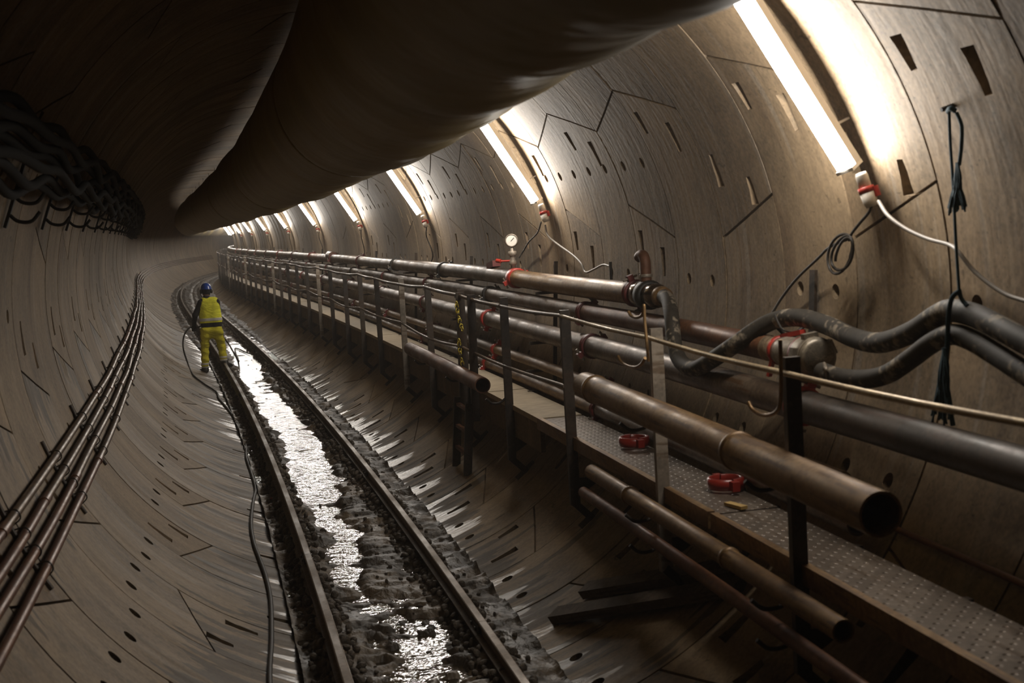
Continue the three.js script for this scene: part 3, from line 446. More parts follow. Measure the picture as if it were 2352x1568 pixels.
// ------------------------------------------------------------------ walkway
const DECK = -1.28;
{
  const t = thing('walkway_deck', 'narrow pale walkway deck with a concrete edge beam along the pipes', 'walkway', W(11, 1.8, DECK - 0.2));
  for (let i = 0; i < 52; i++) { const s0 = 11.15 + i * 2.04, h = DECK + rr(-0.004, 0.004); part('deck_board', sweep(s0 + 0.008, s0 + 2.032, 0, h, [[1.6, -0.05], [2.02, -0.05], [2.02, 0], [1.6, 0]], 0.68), M.deck, t); }
  for (let i = 0; i < 52; i++) { const s0 = 11.15 + i * 2.04; part('edge_beam', sweep(s0 + 0.006, s0 + 2.034, 0, DECK - 0.05, [[1.615, -0.27], [1.66, -0.27], [1.66, -0.002], [1.615, -0.002]], 0.68), M.fascia, t); }
  const n = thing('steel_walkway', 'dark steel walkway plates with raised studs and a rusty edge angle', 'walkway', W(4, 1.8, DECK - 0.1));
  for (let i = 0; i < 6; i++) { const s0 = -1.1 + i * 2.04, h = DECK - 0.004 - (i % 2) * 0.004, g = sweep(s0 + 0.006, s0 + 2.034, 0, h, [[1.61, -0.012], [2.03, -0.012], [2.03, 0], [1.61, 0]], 0.68); part('chequer_plate', g, M.plate, n); }
  for (let i = 0; i < 3; i++) part('edge_angle', sweep(-1.1 + i * 4.08, 2.94 + i * 4.08, 0, DECK, [[1.575, -0.09], [1.6, -0.09], [1.6, 0.004], [1.62, 0.004], [1.62, 0.016], [1.575, 0.016]], 0.68), M.ochre, n);
  for (let s = -1; s < 11.2; s += 1.02) part('cross_bearer', boxAt(s, 1.85, DECK - 0.06, 0.46, 0.08, 0.05), M.dark, n);
}
// railing
const PS = []; for (let i = -2; i < 46; i++) PS.push(5.83 + i * 2.045 + (i < 0 ? 0 : [0, -0.04, 0.05, 0.17, 0.15, 0.12, 0.1, 0.3, 0.1][i] ?? 0));
PS.forEach((s, i) => {
  const ladder = Math.abs(s - 14.1) < 0.3, big = s < 12, w = big ? 0.082 : 0.078, a = 1.57, t = thing('railing_post', s < 5 ? 'dark steel railing post with a bent foot on the lining' : s < 7 ? 'broad dark railing post in front of the valve and hoses' : s < 9 ? 'pale square railing post carrying two curved cable hooks' : s < 11 ? 'dark railing post where the slim hung pipes end' : s < 13 ? 'dark railing post between the ladder and the slim hung pipes' : s < 15 ? 'dark railing post standing behind the ladder' : s < 17 ? 'railing post just past the ladder, beside the short rusty pipe' : 'dark steel railing post with a bent foot on the lining', 'post', W(s, a, -1.9), yawOf(s), s < 17 && s > 5 ? undefined : 'railing posts along the walkway');
  const m = i % 5 === 3 || (s > 7 && s < 9) ? M.galv : M.dark, lean = rr(-0.012, 0.012);
  part('upright', bar(W(s, a, -1.83), W(s + lean, a + lean, -0.215), w, 0.045, V().setFromMatrixColumn(frame(s), 2)), m, t);
  part('foot', bar(W(s, a - 0.012, -1.81), W(s, 1.715, -1.965), 0.06, 0.05, V().setFromMatrixColumn(frame(s), 2)), M.dark, t);
  part('foot_plate', bar(W(s, 1.715 - 0.1, -1.965 - 0.075), W(s, 1.715 + 0.09, -1.965 + 0.08), 0.1, 0.018, V(0.6, 0.8, 0)), M.dark, t);
  part('gusset', new THREE.ExtrudeGeometry(new THREE.Shape([[0, 0], [0.26, 0], [0, -0.16]].map(p => new THREE.Vector2(...p))), { depth: 0.012, bevelEnabled: false }).applyMatrix4(frame(s, a + 0.02, DECK - 0.33)), M.dark, t);
  if (s > 5 && s < 9) for (const h of [[1.425, -0.845], [1.43, -1.452], [1.45, -1.66]]) part('pipe_arm', [tube(curve([W(s, a - 0.02, h[1] + 0.03), W(s, h[0] + 0.03, h[1] - 0.022), W(s, h[0] - 0.06, h[1] - 0.022), W(s, h[0] - 0.125, h[1] + 0.03)], 12), 0.012, 8)], M.dark, t);
  if (s > 12 && s < 17) part('pipe_arm', [tube(curve([W(s, a - 0.02, -1.2), W(s, 1.48, -1.25), W(s, 1.4, -1.25), W(s, 1.34, -1.2)], 12), 0.012, 8)], M.dark, t);
});
for (let i = 0; i < PS.length - 1; i++) {   // flat top rail, sagging a little between posts
  const s0 = PS[i], s1 = PS[i + 1], d0 = 0.02 * Math.sin(i * 2.1), d1 = 0.02 * Math.sin((i + 1) * 2.1), t = thing('handrail', s0 < 12 ? 'thin steel handrail rod between broad railing posts' : 'thin steel handrail between the dark railing posts', 'handrail', W(s0, 1.53, -0.3), 0, s0 < 12 ? 'near handrail rods' : 'far handrail lengths');
  part('rod', tube(run(s0 - 0.03, s1 + 0.03, 1.53, s => -0.275 + lerp(d0, d1, (s - s0) / (s1 - s0)) - 0.012 * Math.sin((s - s0) / (s1 - s0) * Math.PI), 0.5), s0 < 12 ? 0.016 : 0.021, 8), s0 < 9 ? M.brass : M.pipe, t);
}
for (let i = 4; i < PS.length - 1; i += 2) { const s0 = PS[i] - 0.02, s1 = PS[Math.min(i + 2, PS.length - 1)]; single('mid_rail', 'bent thin steel mid rail between the dark railing posts', 'handrail', tube(run(s0, s1, 1.53, s => -0.85 - 0.05 * Math.sin((s - s0) / (s1 - s0) * Math.PI) + 0.02 * Math.sin(s * 0.7), 0.4), 0.017, 8), M.pipe, 'mid rails of the railing'); }
// curved cable hooks on the near posts
for (const [post, pts, lab] of [[0, [[1719, 924], [1728, 940], [1745, 951], [1765, 953], [1783, 945], [1792, 925], [1794, 870], [1792, 780]], 'brass coloured curved cable hook hanging on the broad dark post'], [1, [[1444, 716], [1450, 725], [1463, 729], [1475, 722], [1479, 700], [1481, 740], [1487, 800], [1489, 830]], 'upper brass coloured hook rod tied to the pale post'], [1, [[1420, 818], [1428, 832], [1444, 841], [1460, 843], [1473, 836], [1482, 822]], 'lower brass coloured cable hook tied to the pale post']])
  single('cable_hook', lab, 'hook', tube(curve(pts.map(p => W3(onA(p[0], p[1], 1.5))), 40), 0.011, 8), metal(ochre, { metalness: 0.6 }));
// ladder down to the invert, with a yellow chain across its gap
{
  const t = thing('ladder', 'dark steel ladder with two stiles standing against the walkway edge', 'ladder', W(13.6, 1.4, -2.2));
  for (const s of [13.42, 14.02]) { part('stile', bar(W(s, 1.37, -2.21), W(s, 1.44, -1.42), 0.035, 0.09, V().setFromMatrixColumn(frame(s), 0)), M.dark, t); part('stile', bar(W(s, 1.5, -1.62), W(s, 1.53, -0.24), 0.045, 0.085, V().setFromMatrixColumn(frame(s), 0)), M.dark, t); }
  for (let i = 0; i < 3; i++) { const h = -1.5 - i * 0.24, a = 1.433 - i * 0.022; part('rung', bar(W(13.42, a, h), W(14.02, a, h), 0.05, 0.03), M.redbrown, t); }
  const chain = new THREE.MeshStandardMaterial({ color: new THREE.Color(0.62, 0.5, 0.06), roughness: 0.5 }), dk = M.black;
  for (const [y0, y1, lab] of [[-0.36, -0.63, 'upper'], [-0.78, -1.13, 'lower']]) { const c = thing('safety_chain', lab + ' yellow and black plastic chain hanging at the ladder', 'chain', W(13.95, 1.48, y1)); const n = 11; for (let i = 0; i < n; i++) { const f = i / (n - 1), h = lerp(y0, y1, f), s = 13.98 - 0.22 * f * f - 0.03, g = new THREE.TorusGeometry(0.02, 0.0065, 6, 10).applyMatrix4(new THREE.Matrix4().makeRotationY(i % 2 ? 0.3 : 1.9)).applyMatrix4(new THREE.Matrix4().makeScale(1, 1.25, 1)).applyMatrix4(frame(s, 1.475, h)); part('link', g, i % 3 === 2 ? dk : chain, c); } }
}
// things left on the deck
{
  const ring = (s, a, lab, open) => { const t = thing('pipe_clamp', lab, 'clamp', W(s, a, DECK)), f = frame(s, a, DECK + 0.05); const half = q => new THREE.LatheGeometry([[0.09, -0.035], [0.118, -0.035], [0.124, 0], [0.118, 0.035], [0.09, 0.035], [0.098, 0], [0.09, -0.035]].map(p => new THREE.Vector2(...p)), 14, q, Math.PI - 0.12).applyMatrix4(f); part('half_ring', half(0.06), M.redMid, t); part('half_ring', half(Math.PI + 0.06), M.redMid, t); for (const e of [-1, 1]) part('lug', new THREE.BoxGeometry(0.05, 0.06, 0.07).applyMatrix4(new THREE.Matrix4().makeTranslation(0, 0, e * 0.14)).applyMatrix4(f).toNonIndexed(), M.redMid, t); };
  ring(7.62, 1.93, 'red ring clamp lying flat on the steel plates near the wood chip'); ring(9.35, 1.9, 'red pipe clamp with lug lying by the pale railing post');
  const c = onH(1690, 1165, DECK); single('wood_chip', 'small yellow chip of wood on the steel plates', 'chip', boxAt(c[0], c[1], DECK + 0.012, 0.05, 0.02, 0.17, new THREE.Matrix4().makeRotationY(0.25)), std({ color: new THREE.Color(0.4, 0.26, 0.08), roughness: 0.7 }));
}
// dark beams lying on the invert under the walkway
for (const [p, q, lab] of [[[1345, 1355], [1690, 1300], 'dark timber beam under the walkway, further from the rails'], [[1275, 1413], [1700, 1345], 'dark timber beam under the walkway, its end towards the rails']]) { const A = onC(...p, R - 0.04), B = onC(...q, R - 0.04); single('timber_beam', lab, 'beam', bar(W3(A), W3(B), 0.13, 0.07, V(-0.5, 0.8, 0)), M.wood); }

// ------------------------------------------------------------------ hoses and valve by the near posts
const hp = (pts, a) => pts.map(p => W3(onA(p[0], p[1], p[2] ?? a)));
{
  const t = thing('rubber_hose', 'thick muddy rubber hose looping from the pipe end fitting, the upper of two', 'hose', W(8, 2.1, -0.7));
  part('hose', tube(curve(hp([[1520, 678, 2.25], [1535, 690, 2.2], [1543, 730, 2.12], [1548, 785, 2.06], [1562, 828, 2.03], [1592, 847, 2.02], [1630, 830, 2.04], [1690, 790, 2.1], [1745, 752, 2.2], [1790, 733, 2.27], [1840, 730, 2.3], [1900, 747, 2.3], [1960, 775, 2.28], [2020, 787, 2.26], [2090, 765, 2.26], [2150, 727, 2.27], [2185, 713, 2.27], [2240, 725, 2.27], [2300, 755, 2.26], [2352, 783, 2.25], [2500, 860, 2.25]]), 140), 0.057, 18), M.rubber, t);
  const u = thing('rubber_hose', 'thick muddy rubber hose leaving the valve, the lower of two', 'hose', W(6, 2.1, -0.6));
  part('hose', tube(curve(hp([[1888, 852, 2.2], [1930, 866, 2.18], [1990, 870, 2.18], [2040, 858, 2.2], [2090, 825, 2.22], [2140, 788, 2.24], [2185, 768, 2.25], [2230, 780, 2.25], [2290, 815, 2.24], [2352, 855, 2.23], [2500, 950, 2.22]]), 100), 0.052, 18), M.rubber, u);
  part('hose_clip', tube(curve(hp([[1893, 835, 2.16], [1898, 850, 2.12], [1903, 872, 2.16]]), 8), 0.012, 6), M.galv, u);
}
{
  const t = thing('gate_valve', 'muddy metal valve with red handle on the second pipe line', 'valve', W(7.1, q2.a, q2.h - 0.15)), F = s => frame(s, q2.a, q2.h).multiply(alongZ);
  part('nipple', lathe([[0, -0.12], [0.07, -0.12], [0.084, -0.08], [0.07, -0.04], [0.084, 0], [0.07, 0.05], [0, 0.05]], 20, F(7.42)), metal(rustT(1100, [0.3, 0.22, 0.15], [0.4, 0.3, 0.2], [0.2, 0.1, 0.05]), { metalness: 0.7 }), t);
  part('red_strap', lathe([[0.08, -0.016], [0.094, -0.016], [0.094, 0.016], [0.08, 0.016]], 20, F(7.33)), M.red, t);
  part('body', lathe([[0, -0.2], [0.085, -0.2], [0.1, -0.12], [0.1, 0.06], [0.085, 0.12], [0, 0.12]], 22, F(7.12)), M.galv, t);
  part('red_ring', lathe([[0.1, -0.018], [0.118, -0.018], [0.118, 0.018], [0.1, 0.018]], 22, F(6.99)), M.redDark, t);
  part('coupling_body', [lathe([[0, -0.15], [0.07, -0.15], [0.088, -0.1], [0.122, -0.08], [0.122, 0.06], [0.09, 0.09], [0, 0.09]], 22, F(6.9)), ...[0.4, 1.7, 3.0, 4.4].map(q => new THREE.BoxGeometry(0.05, 0.09, 0.05).applyMatrix4(new THREE.Matrix4().makeTranslation(0.12, 0, 0)).applyMatrix4(new THREE.Matrix4().makeRotationZ(q)).applyMatrix4(frame(6.9, q2.a, q2.h)).toNonIndexed())], metal(rustT(1140, [0.2, 0.175, 0.14], [0.3, 0.26, 0.2], [0.12, 0.09, 0.06])), t);
  part('red_handle', [bar(W(7.3, q2.a, q2.h + 0.09), W(7.06, q2.a + 0.02, q2.h + 0.135), 0.04, 0.03), bar(W(7.33, q2.a - 0.06, q2.h - 0.05), W(7.36, q2.a - 0.075, q2.h - 0.16), 0.035, 0.02)], M.red, t);
}
// vertical hook strap behind the hoses on the lining
{
  const s = 7.55, t = thing('wall_hook', 'dark bent hook strap bolted to the lining behind the hoses', 'hook', W(s, 2.5, -0.45));
  part('strap', bar(W3(polar(s, -9.5, R - 0.03)), W3(polar(s, 2.5, R - 0.03)), 0.075, 0.02, V().setFromMatrixColumn(frame(s), 0)), M.dark, t);
  part('hook', tube(curve([W3(polar(s, -4, R - 0.03)), W(s, 2.46, -0.27), W(s, 2.38, -0.31), W(s, 2.3, -0.24)], 16), 0.013, 8), M.black, t);
  part('hook', tube(curve([W3(polar(s, -8, R - 0.03)), W(s, 2.46, -0.45), W(s, 2.39, -0.48), W(s, 2.32, -0.4)], 16), 0.013, 8), M.black, t);
}
single('tie_wire', 'thin black wire tied round the upper hose', 'wire', tube(curve(hp([[1780, 722, 2.2], [1790, 745, 2.19], [1805, 760, 2.2], [1850, 767, 2.4]]), 16), 0.006, 6), M.black);

// ------------------------------------------------------------------ ropes, cables and plugs
{
  const blue = std({ color: new THREE.Color(0.012, 0.042, 0.06), roughness: 0.9 }), top = onC(2187, 258, R - 0.02), A = 2.28;
  const t = thing('blue_rope', 'dark blue rope hung from the lining, holding up the hoses, with frayed ends', 'rope', W3(top));
  const strand = (pts, r, name, lab) => part(name, tube(curve(pts, 60), r, 7), blue, t, lab);
  const P = (x, y, a) => W3(onA(x, y, a));
  part('nail', tube([W3(polar(top[0], 22.1, R + 0.02)), W3(polar(top[0], 22.3, R - 0.07))], 0.012, 6), M.black, t);
  strand([P(2178, 256, 2.36), P(2184, 249, 2.34), P(2194, 254, 2.35)], 0.014, 'knot');
  strand([P(2180, 256, 2.36), P(2183, 330, 2.38), P(2189, 420, 2.36), P(2196, 560, 2.33), P(2203, 668, 2.3)], 0.008, 'strand');
  strand([P(2197, 258, 2.36), P(2209, 290, 2.37), P(2208, 340, 2.37), P(2203, 380, 2.36)], 0.01, 'strand');
  strand([P(2203, 668, 2.24), P(2186, 685, 2.2), P(2178, 730, 2.19), P(2176, 790, 2.19), P(2170, 830, 2.19)], 0.012, 'sling'); strand([P(2203, 665, 2.24), P(2208, 685, 2.24), P(2222, 703, 2.24)], 0.011, 'sling');
  for (const [x, y, h, w, a] of [[2199, 380, 112, 17, 2.35], [2168, 805, 168, 24, 2.16]]) { const gs = []; for (let i = 0; i < 40; i++) { const x0 = x + rr(-w, w) * 0.5, x1 = x + rr(-w, w) * 1.25, y1 = y + h * rr(0.72, 1.03); gs.push(tube(curve([P(x + rr(-3, 3), y - 6, a), P(x0, lerp(y, y1, 0.35), a + rr(-0.02, 0.02)), P((x0 + x1) / 2 + rr(-4, 4), lerp(y, y1, 0.7), a + rr(-0.02, 0.02)), P(x1, y1, a)], 10), 0.0055, 5)); } part('frayed_end', gs, blue, t, 'frayed blue fibres'); }
}
function plug(F, i) {   // white and red cable connector hanging under a lamp
  const s = LS + LD * i, b = polar(s, 16.2, 2.47), u = V(0, 0, 0).copy(F.y).negate(), t = thing('cable_connector', ['white and red plug connector above the coiled black cable', 'white and red plug connector above the pressure gauge'][i] ?? 'white and red plug connector hanging under a lamp beyond the gauge', 'connector', W3(b), 0, 'plug connectors under the lamps');
  const c0 = W3(polar(s - 0.09, 16.2, 2.5)), c1 = W3(polar(s - 0.12, 11.6, 2.5)), q = new THREE.Quaternion().setFromUnitVectors(V(0, 1, 0), c1.clone().sub(c0).normalize()), L = c1.distanceTo(c0) / U, m = new THREE.Matrix4().makeRotationFromQuaternion(q).scale(V(U, U, U)).setPosition(c0);
  part('socket_body', lathe([[0, 0], [0.03, 0], [0.036, 0.02], [0.036, L * 0.42], [0, L * 0.42]], 14, m), M.white, t);
  part('red_collar', lathe([[0.02, L * 0.42], [0.046, L * 0.42], [0.046, L * 0.58], [0.02, L * 0.58]], 14, m), M.red, t, 'red collar');
  part('plug_body', lathe([[0, L * 0.58], [0.044, L * 0.58], [0.042, L * 0.86], [0.032, L], [0, L]], 14, m), M.white, t);
  part('flap', new THREE.BoxGeometry(0.05, 0.06, 0.02).applyMatrix4(new THREE.Matrix4().makeTranslation(-0.045, L * 0.62, 0)).applyMatrix4(m).toNonIndexed(), M.red, t);
  return c1;
}
for (let i = 0; i < 9; i++) {
  const F = lampFrame(LS + LD * i), s = LS + LD * i, end = plug(F, i);
  if (i > 1) { single('lamp_cable', 'thin cable drooping from the plug connector of a far lamp', 'cable', tube(curve([end, W3(polar(s + 0.06, 8, 2.5)), W3(polar(s - 0.1 + 0.2 * (i % 2), 1, 2.53)), W3(polar(s + 0.3, -4, 2.52))], 24), 0.011, 6), M.cable, 'cables below the far lamps'); }
}
{
  const C = (pts, r = 2.5) => pts.map(p => W3(onC(p[0], p[1], p[2] ?? r)));
  single('grey_cable', 'pale grey cable swinging from the biggest plug past the blue rope', 'cable', tube(curve(C([[2018, 462, 2.5], [2040, 495, 2.46], [2080, 525, 2.46], [2130, 548, 2.47], [2180, 562, 2.47], [2200, 577, 2.45], [2240, 625, 2.47], [2300, 670, 2.5], [2352, 690, 2.52], [2450, 715, 2.54]]), 60), 0.011, 8), M.greyCable);
  const coil = []; for (let i = 0; i <= 64; i++) { const t = i / 64 * Math.PI * 5.2, k = 1.1 - 0.13 * (t / (2 * Math.PI)) + 0.04 * Math.sin(i * 0.7), x = 1926 + (t / Math.PI) * 2.2 + (24 * Math.cos(t) + 14 * Math.sin(t)) * k + i * 0.05, y = 583 + (-44 * Math.sin(t) + 6 * Math.cos(t)) * k; coil.push([x, y, 2.47 - (i % 21) * 0.001]); }
  single('coiled_cable', 'black cable bundled in a loose coil against the lining', 'cable', [tube(curve(C([[2005, 458, 2.5], [1997, 485, 2.48], [1975, 512, 2.47], [1957, 535, 2.47], [1950, 552, 2.47]]), 24), 0.009, 8), tube(C(coil), 0.009, 7), tube(curve(C([[1945, 550, 2.47], [1905, 568, 2.48], [1880, 592, 2.5], [1830, 640, 2.5], [1795, 685, 2.48], [1772, 722, 2.45]]), 30), 0.009, 8)], M.cable);
  single('grey_cable', 'pale grey cable looping from the plug beside the pressure gauge', 'cable', tube(curve(C([[1252, 516], [1258, 540], [1280, 560], [1315, 585], [1335, 605], [1345, 625], [1365, 618], [1385, 608], [1400, 611]]), 40), 0.011, 7), M.greyCable);
  single('black_cable', 'thin black cable running from the plug down behind the gauge', 'cable', tube(curve(C([[1243, 510], [1234, 535], [1215, 555], [1203, 575], [1192, 592, 2.45]]), 24), 0.009, 6), M.cable);
  const b = onC(1404, 640, 2.45); single('wall_peg', 'short black threaded peg tied to the grey cable', 'peg', tube([W(b[0], b[1], b[2] - 0.1), W(b[0], b[1], b[2] + 0.16)], 0.014, 8), M.black);
}

// ------------------------------------------------------------------ four thin pipes on the left wall, their straps, and the cable hangers above
{
  const ph = [-158.55, -156.0, -153.45, -150.9], r = 0.028, names = ['uppermost', 'second', 'third', 'lowest'];
  ph.forEach((deg, n) => {
    let s = -5 + n * 1.3, i = 0; while (s < 118) { const s1 = Math.min(s + 6, 118), b = polar(0, deg, R - 0.055), w = rr(-0.008, 0.008), pts = run(s, s1, q => b[1] - w * Math.sin((q - s)), q => b[2] + w * Math.sin((q - s) * 1.05) * 1.4, s < 50 ? 0.4 : 1); const t = thing('wall_pipe', names[n] + ' of four thin rusty pipes along the left lining', 'pipe', pts[0], 0, names[n] + ' thin pipe on the left lining'); part('tube', tube(pts, r, s < 30 ? 12 : 8), i % 3 === 1 ? M.redbrown : M.ochre2 ??= metal(rustT(1180, [0.1, 0.058, 0.03], [0.16, 0.1, 0.05], [0.07, 0.038, 0.022]), { metalness: 0.45 }), t); if (s > -4 && s < 46) part('sleeve', tube(run(s - 0.09, s + 0.09, b[1], b[2], 0.09), r + 0.006, 12), M.redbrown, t); s = s1; i++; }
  });
  for (let s = 7.35; s < 60; s += 2.0) { const t = thing('pipe_strap', 'dark strap bar holding the four thin pipes on the left lining', 'strap', W3(polar(s, -155, R)), 0, 'straps of the thin wall pipes'); part('bar', tube([-161.5, -158, -154, -151, -148.3].map(d => W3(polar(s, d, R - 0.01))), 0.016, 6), M.dark, t); for (const d of ph) part('clip', tube(curve([W3(polar(s, d - 1, R - 0.02)), W3(polar(s, d - 0.72, R - 0.075)), W3(polar(s, d, R - 0.089)), W3(polar(s, d + 0.72, R - 0.075)), W3(polar(s, d + 1, R - 0.02))], 10), 0.005, 5), M.dark, t); }
  const HS = [...span(4.9, 1.95, 58)];
  for (const s of HS) {
    const t = thing('cable_hanger', 'black rod with two curved hooks on the left lining', 'hanger', W3(polar(s, 165, R)), 0, 'cable hangers on the left lining'), near = s < 30;
    part('rod', bar(W3(polar(s, 165, R - 0.02)), W3(polar(s, 154, R - 0.02)), 0.04, 0.02, V().setFromMatrixColumn(frame(s), 0)), M.black, t);
    for (const d of [163, 160.2, 157.4]) { const b = polar(s, d, R - 0.03); part('hook', tube(curve([W(b[0], b[1], b[2]), W(s, b[1] + 0.05, b[2] - 0.045), W(s, b[1] + 0.13, b[2] - 0.05), W(s, b[1] + 0.19, b[2] + 0.01)], near ? 14 : 8), 0.012, 6), M.black, t); }
  }
  for (let c = 0; c < 7; c++) {   // heavy cables in loops from hanger to hanger
    const deg = 157.6 - c * 1.5, rad = 2.47 - (c % 3) * 0.055, pts = []; let s = HS[0] - 1.95; const q = [];
    while (s < 59) { const b = polar(s, deg, rad), e = polar(s + 0.97, deg + rr(0.4, 2.6), rad - rr(0, 0.05)); q.push(W3(b), W3(e)); s += 1.95; }
    single('heavy_cable', ['lowest sagging', 'second sagging', 'third sagging', 'fourth sagging', 'fifth sagging', 'sixth sagging', 'topmost sagging'][c] + ' heavy dark cable over the hooks of the left lining', 'cable', tube(curve(q, 420), 0.03, 8), M.heavy);
  }
}
// black hose trailing along the invert to the worker's hand
const HOSE = [[640, 1700], [620, 1568], [624, 1470], [622, 1380], [611, 1325], [597, 1285], [583, 1245], [577, 1200], [582, 1150], [587, 1122], [577, 1085], [566, 1050], [565, 1025], [556, 995], [540, 962], [520, 935], [503, 915], [497, 900], [470, 882], [445, 862], [433, 838]];
const handPx = [452, 747];

// ------------------------------------------------------------------ the worker
{
  const S = 28.45, foot = onC(466, 852), base = hit(481.2, 856.4, s => s - foot[0]);
  const F = frame(foot[0], base[1], base[2]), origin = W3(base), t = thing('person', 'worker in yellow vest, yellow trousers and blue helmet walking off with a hose', 'person', origin, yawOf(foot[0]));
  const J = (cx, cy, z = 0) => V(((cx - 400) + (1480 - cy) * 0.0585) / 682, (1480 - cy) / 682 - z * 0.06, -z);   // z: forward, away from the camera
  const cap = (p, a, b, ra, rb) => { const ab = b.clone().sub(a), k = clamp(p.clone().sub(a).dot(ab) / ab.lengthSq(), 0, 1); return p.distanceTo(a.clone().addScaledVector(ab, k)) - lerp(ra, rb, k); };
  const smin = (a, b, k) => { const h = clamp(0.5 + 0.5 * (b - a) / k, 0, 1); return lerp(b, a, h) - k * h * (1 - h); };
  const chain = (p, list, k) => list.reduce((d, c) => smin(d, cap(p, ...c), k), 9);
  function surface(sdf, lo, hi, cell) {
    const c = lo.clone().add(hi).multiplyScalar(0.5), H = Math.max(hi.x - lo.x, hi.y - lo.y, hi.z - lo.z) / 2 + cell * 3, n = Math.ceil(2 * H / cell), mc = new MarchingCubes(n, undefined, false, false, 120000), half = n / 2, p = V();
    mc.isolation = 0;
    for (let z = 0; z < n; z++) for (let y = 0; y < n; y++) for (let x = 0; x < n; x++) { p.set(c.x + H * (x - half) / half, c.y + H * (y - half) / half, c.z + H * (z - half) / half); const inside = p.x > lo.x - cell * 2 && p.x < hi.x + cell * 2 && p.y > lo.y - cell * 2 && p.y < hi.y + cell * 2 && p.z > lo.z - cell * 2 && p.z < hi.z + cell * 2; mc.field[x + y * n + z * n * n] = inside ? -sdf(p) : -1; }
    mc.update(); const m = mc.count, g = new THREE.BufferGeometry(), pos = new Float32Array(mc.positionArray.slice(0, m * 3)), nor = new Float32Array(mc.normalArray.slice(0, m * 3)), uv = new Float32Array(m * 2);
    for (let i = 0; i < m; i++) { pos[i * 3] = pos[i * 3] * H + c.x; pos[i * 3 + 1] = pos[i * 3 + 1] * H + c.y; pos[i * 3 + 2] = pos[i * 3 + 2] * H + c.z; uv[i * 2] = pos[i * 3] + pos[i * 3 + 2]; uv[i * 2 + 1] = pos[i * 3 + 1]; }
    g.setAttribute('position', new THREE.BufferAttribute(pos, 3)); g.setAttribute('normal', new THREE.BufferAttribute(nor, 3)); g.setAttribute('uv', new THREE.BufferAttribute(uv, 2)); g.computeVertexNormals(); return g.applyMatrix4(F);
  }
  const shL = J(292, 425, 0), shR = J(518, 425, 0), elL = J(205, 600, -0.03), haL = J(190, 755, 0.1), elR = J(545, 600, 0.14), haR = J(440, 740, 0.34), neck = J(372, 350, 0.03), head = J(372, 235, 0.05);
  const hipL = J(352, 850, 0), hipR = J(520, 850, 0), knL = J(340, 1090, 0.02), anL = J(338, 1370, -0.04), knR = J(585, 1075, 0.1), anR = J(612, 1290, 0.02), waist = J(440, 740, 0), chest = J(410, 520, 0);
  const flatZ = (p, k) => V(p.x, p.y, p.z * k);   // bodies are flatter front to back
  const torso = (p, o) => { const q = flatZ(p, 1.45); return smin(smin(cap(q, flatZ(J(365, 500), 1.45), flatZ(J(378, 760), 1.45), 0.15 + o, 0.135 + o), cap(q, flatZ(J(455, 500), 1.45), flatZ(J(498, 760), 1.45), 0.15 + o, 0.14 + o), 0.06), cap(q, flatZ(J(338, 425), 1.45), flatZ(J(478, 425), 1.45), 0.1 + o, 0.1 + o), 0.08); };
  const hips = (p, o) => { const q = flatZ(p, 1.3); return cap(q, flatZ(J(385, 860), 1.3), flatZ(J(500, 860), 1.3), 0.135 + o, 0.14 + o); };
  const armL = [[shL, elL, 0.075, 0.058], [elL, haL, 0.058, 0.044]], armR = [[shR, elR, 0.075, 0.058], [elR, haR, 0.058, 0.044]], legs = [[hipL, knL, 0.115, 0.088], [knL, anL, 0.088, 0.078]], legs2 = [[hipR, knR, 0.118, 0.09], [knR, anR, 0.09, 0.078]];
  const headD = p => { const q = p.clone().sub(head); return smin(Math.hypot(q.x * 1.1, q.y * 0.9, q.z) - 0.105, Math.hypot(q.x * 1.2, (q.y + 0.07) * 1.0, q.z + 0.03) - 0.085, 0.04); };
  const ears = p => Math.min(Math.hypot((p.x - head.x - 0.105) * 1.8, p.y - head.y + 0.02, p.z - head.z) - 0.03, Math.hypot((p.x - head.x + 0.105) * 1.8, p.y - head.y + 0.02, p.z - head.z) - 0.03);
  const nose = p => cap(p, head.clone().add(V(0, 0.0, -0.1)), head.clone().add(V(0, -0.03, -0.13)), 0.012, 0.018);
  const skin = std({ color: new THREE.Color(0.16, 0.085, 0.055), roughness: 0.6 }), blackC = std({ color: new THREE.Color(0.008, 0.007, 0.008), roughness: 0.9 });
  const hvT = (k, c) => texture(256, 0.6, (u, v) => c.map(x => x * (0.72 + 0.4 * fbm(u, v, 5, 4, 4, k) + 0.12 * (fbm(u, v, 60, 60, 2, k + 7) - 0.5))), true), fold = texture(256, 0.5, (u, v) => fbm(u, v, 4, 9, 3, 1300));
  const vestM = std({ map: hvT(1210, [0.78, 0.76, 0.04]), roughness: 0.8, bumpMap: fold, bumpScale: 0.02 }), trouM = std({ map: hvT(1240, [0.6, 0.53, 0.02]), roughness: 0.85, bumpMap: fold, bumpScale: 0.03 }), band = std({ color: new THREE.Color(0.55, 0.52, 0.47), roughness: 0.4 }), helm = std({ color: new THREE.Color(0.015, 0.05, 0.25), roughness: 0.3 }), bootM = std({ color: new THREE.Color(0.02, 0.017, 0.014), roughness: 0.55 });
  const body = part('body', surface(p => { let d = smin(headD(p), cap(p, neck, head, 0.062, 0.058), 0.03); d = Math.min(d, ears(p)); d = smin(d, nose(p), 0.02); d = smin(d, torso(p, -0.02), 0.04); d = smin(d, hips(p, -0.02), 0.05); d = smin(d, chain(p, [...armL, ...armR, ...legs, ...legs2].map(c => [c[0], c[1], c[2] - 0.018, c[3] - 0.018]), 0.03), 0.04); return d; }, V(-0.4, 0.12, -0.55), V(0.45, 2.05, 0.3), 0.022), skin, t);
  const clip = (d, p, lo, hi) => Math.max(d, lo - p.y, p.y - hi), yv = cy => (1480 - cy) / 682;
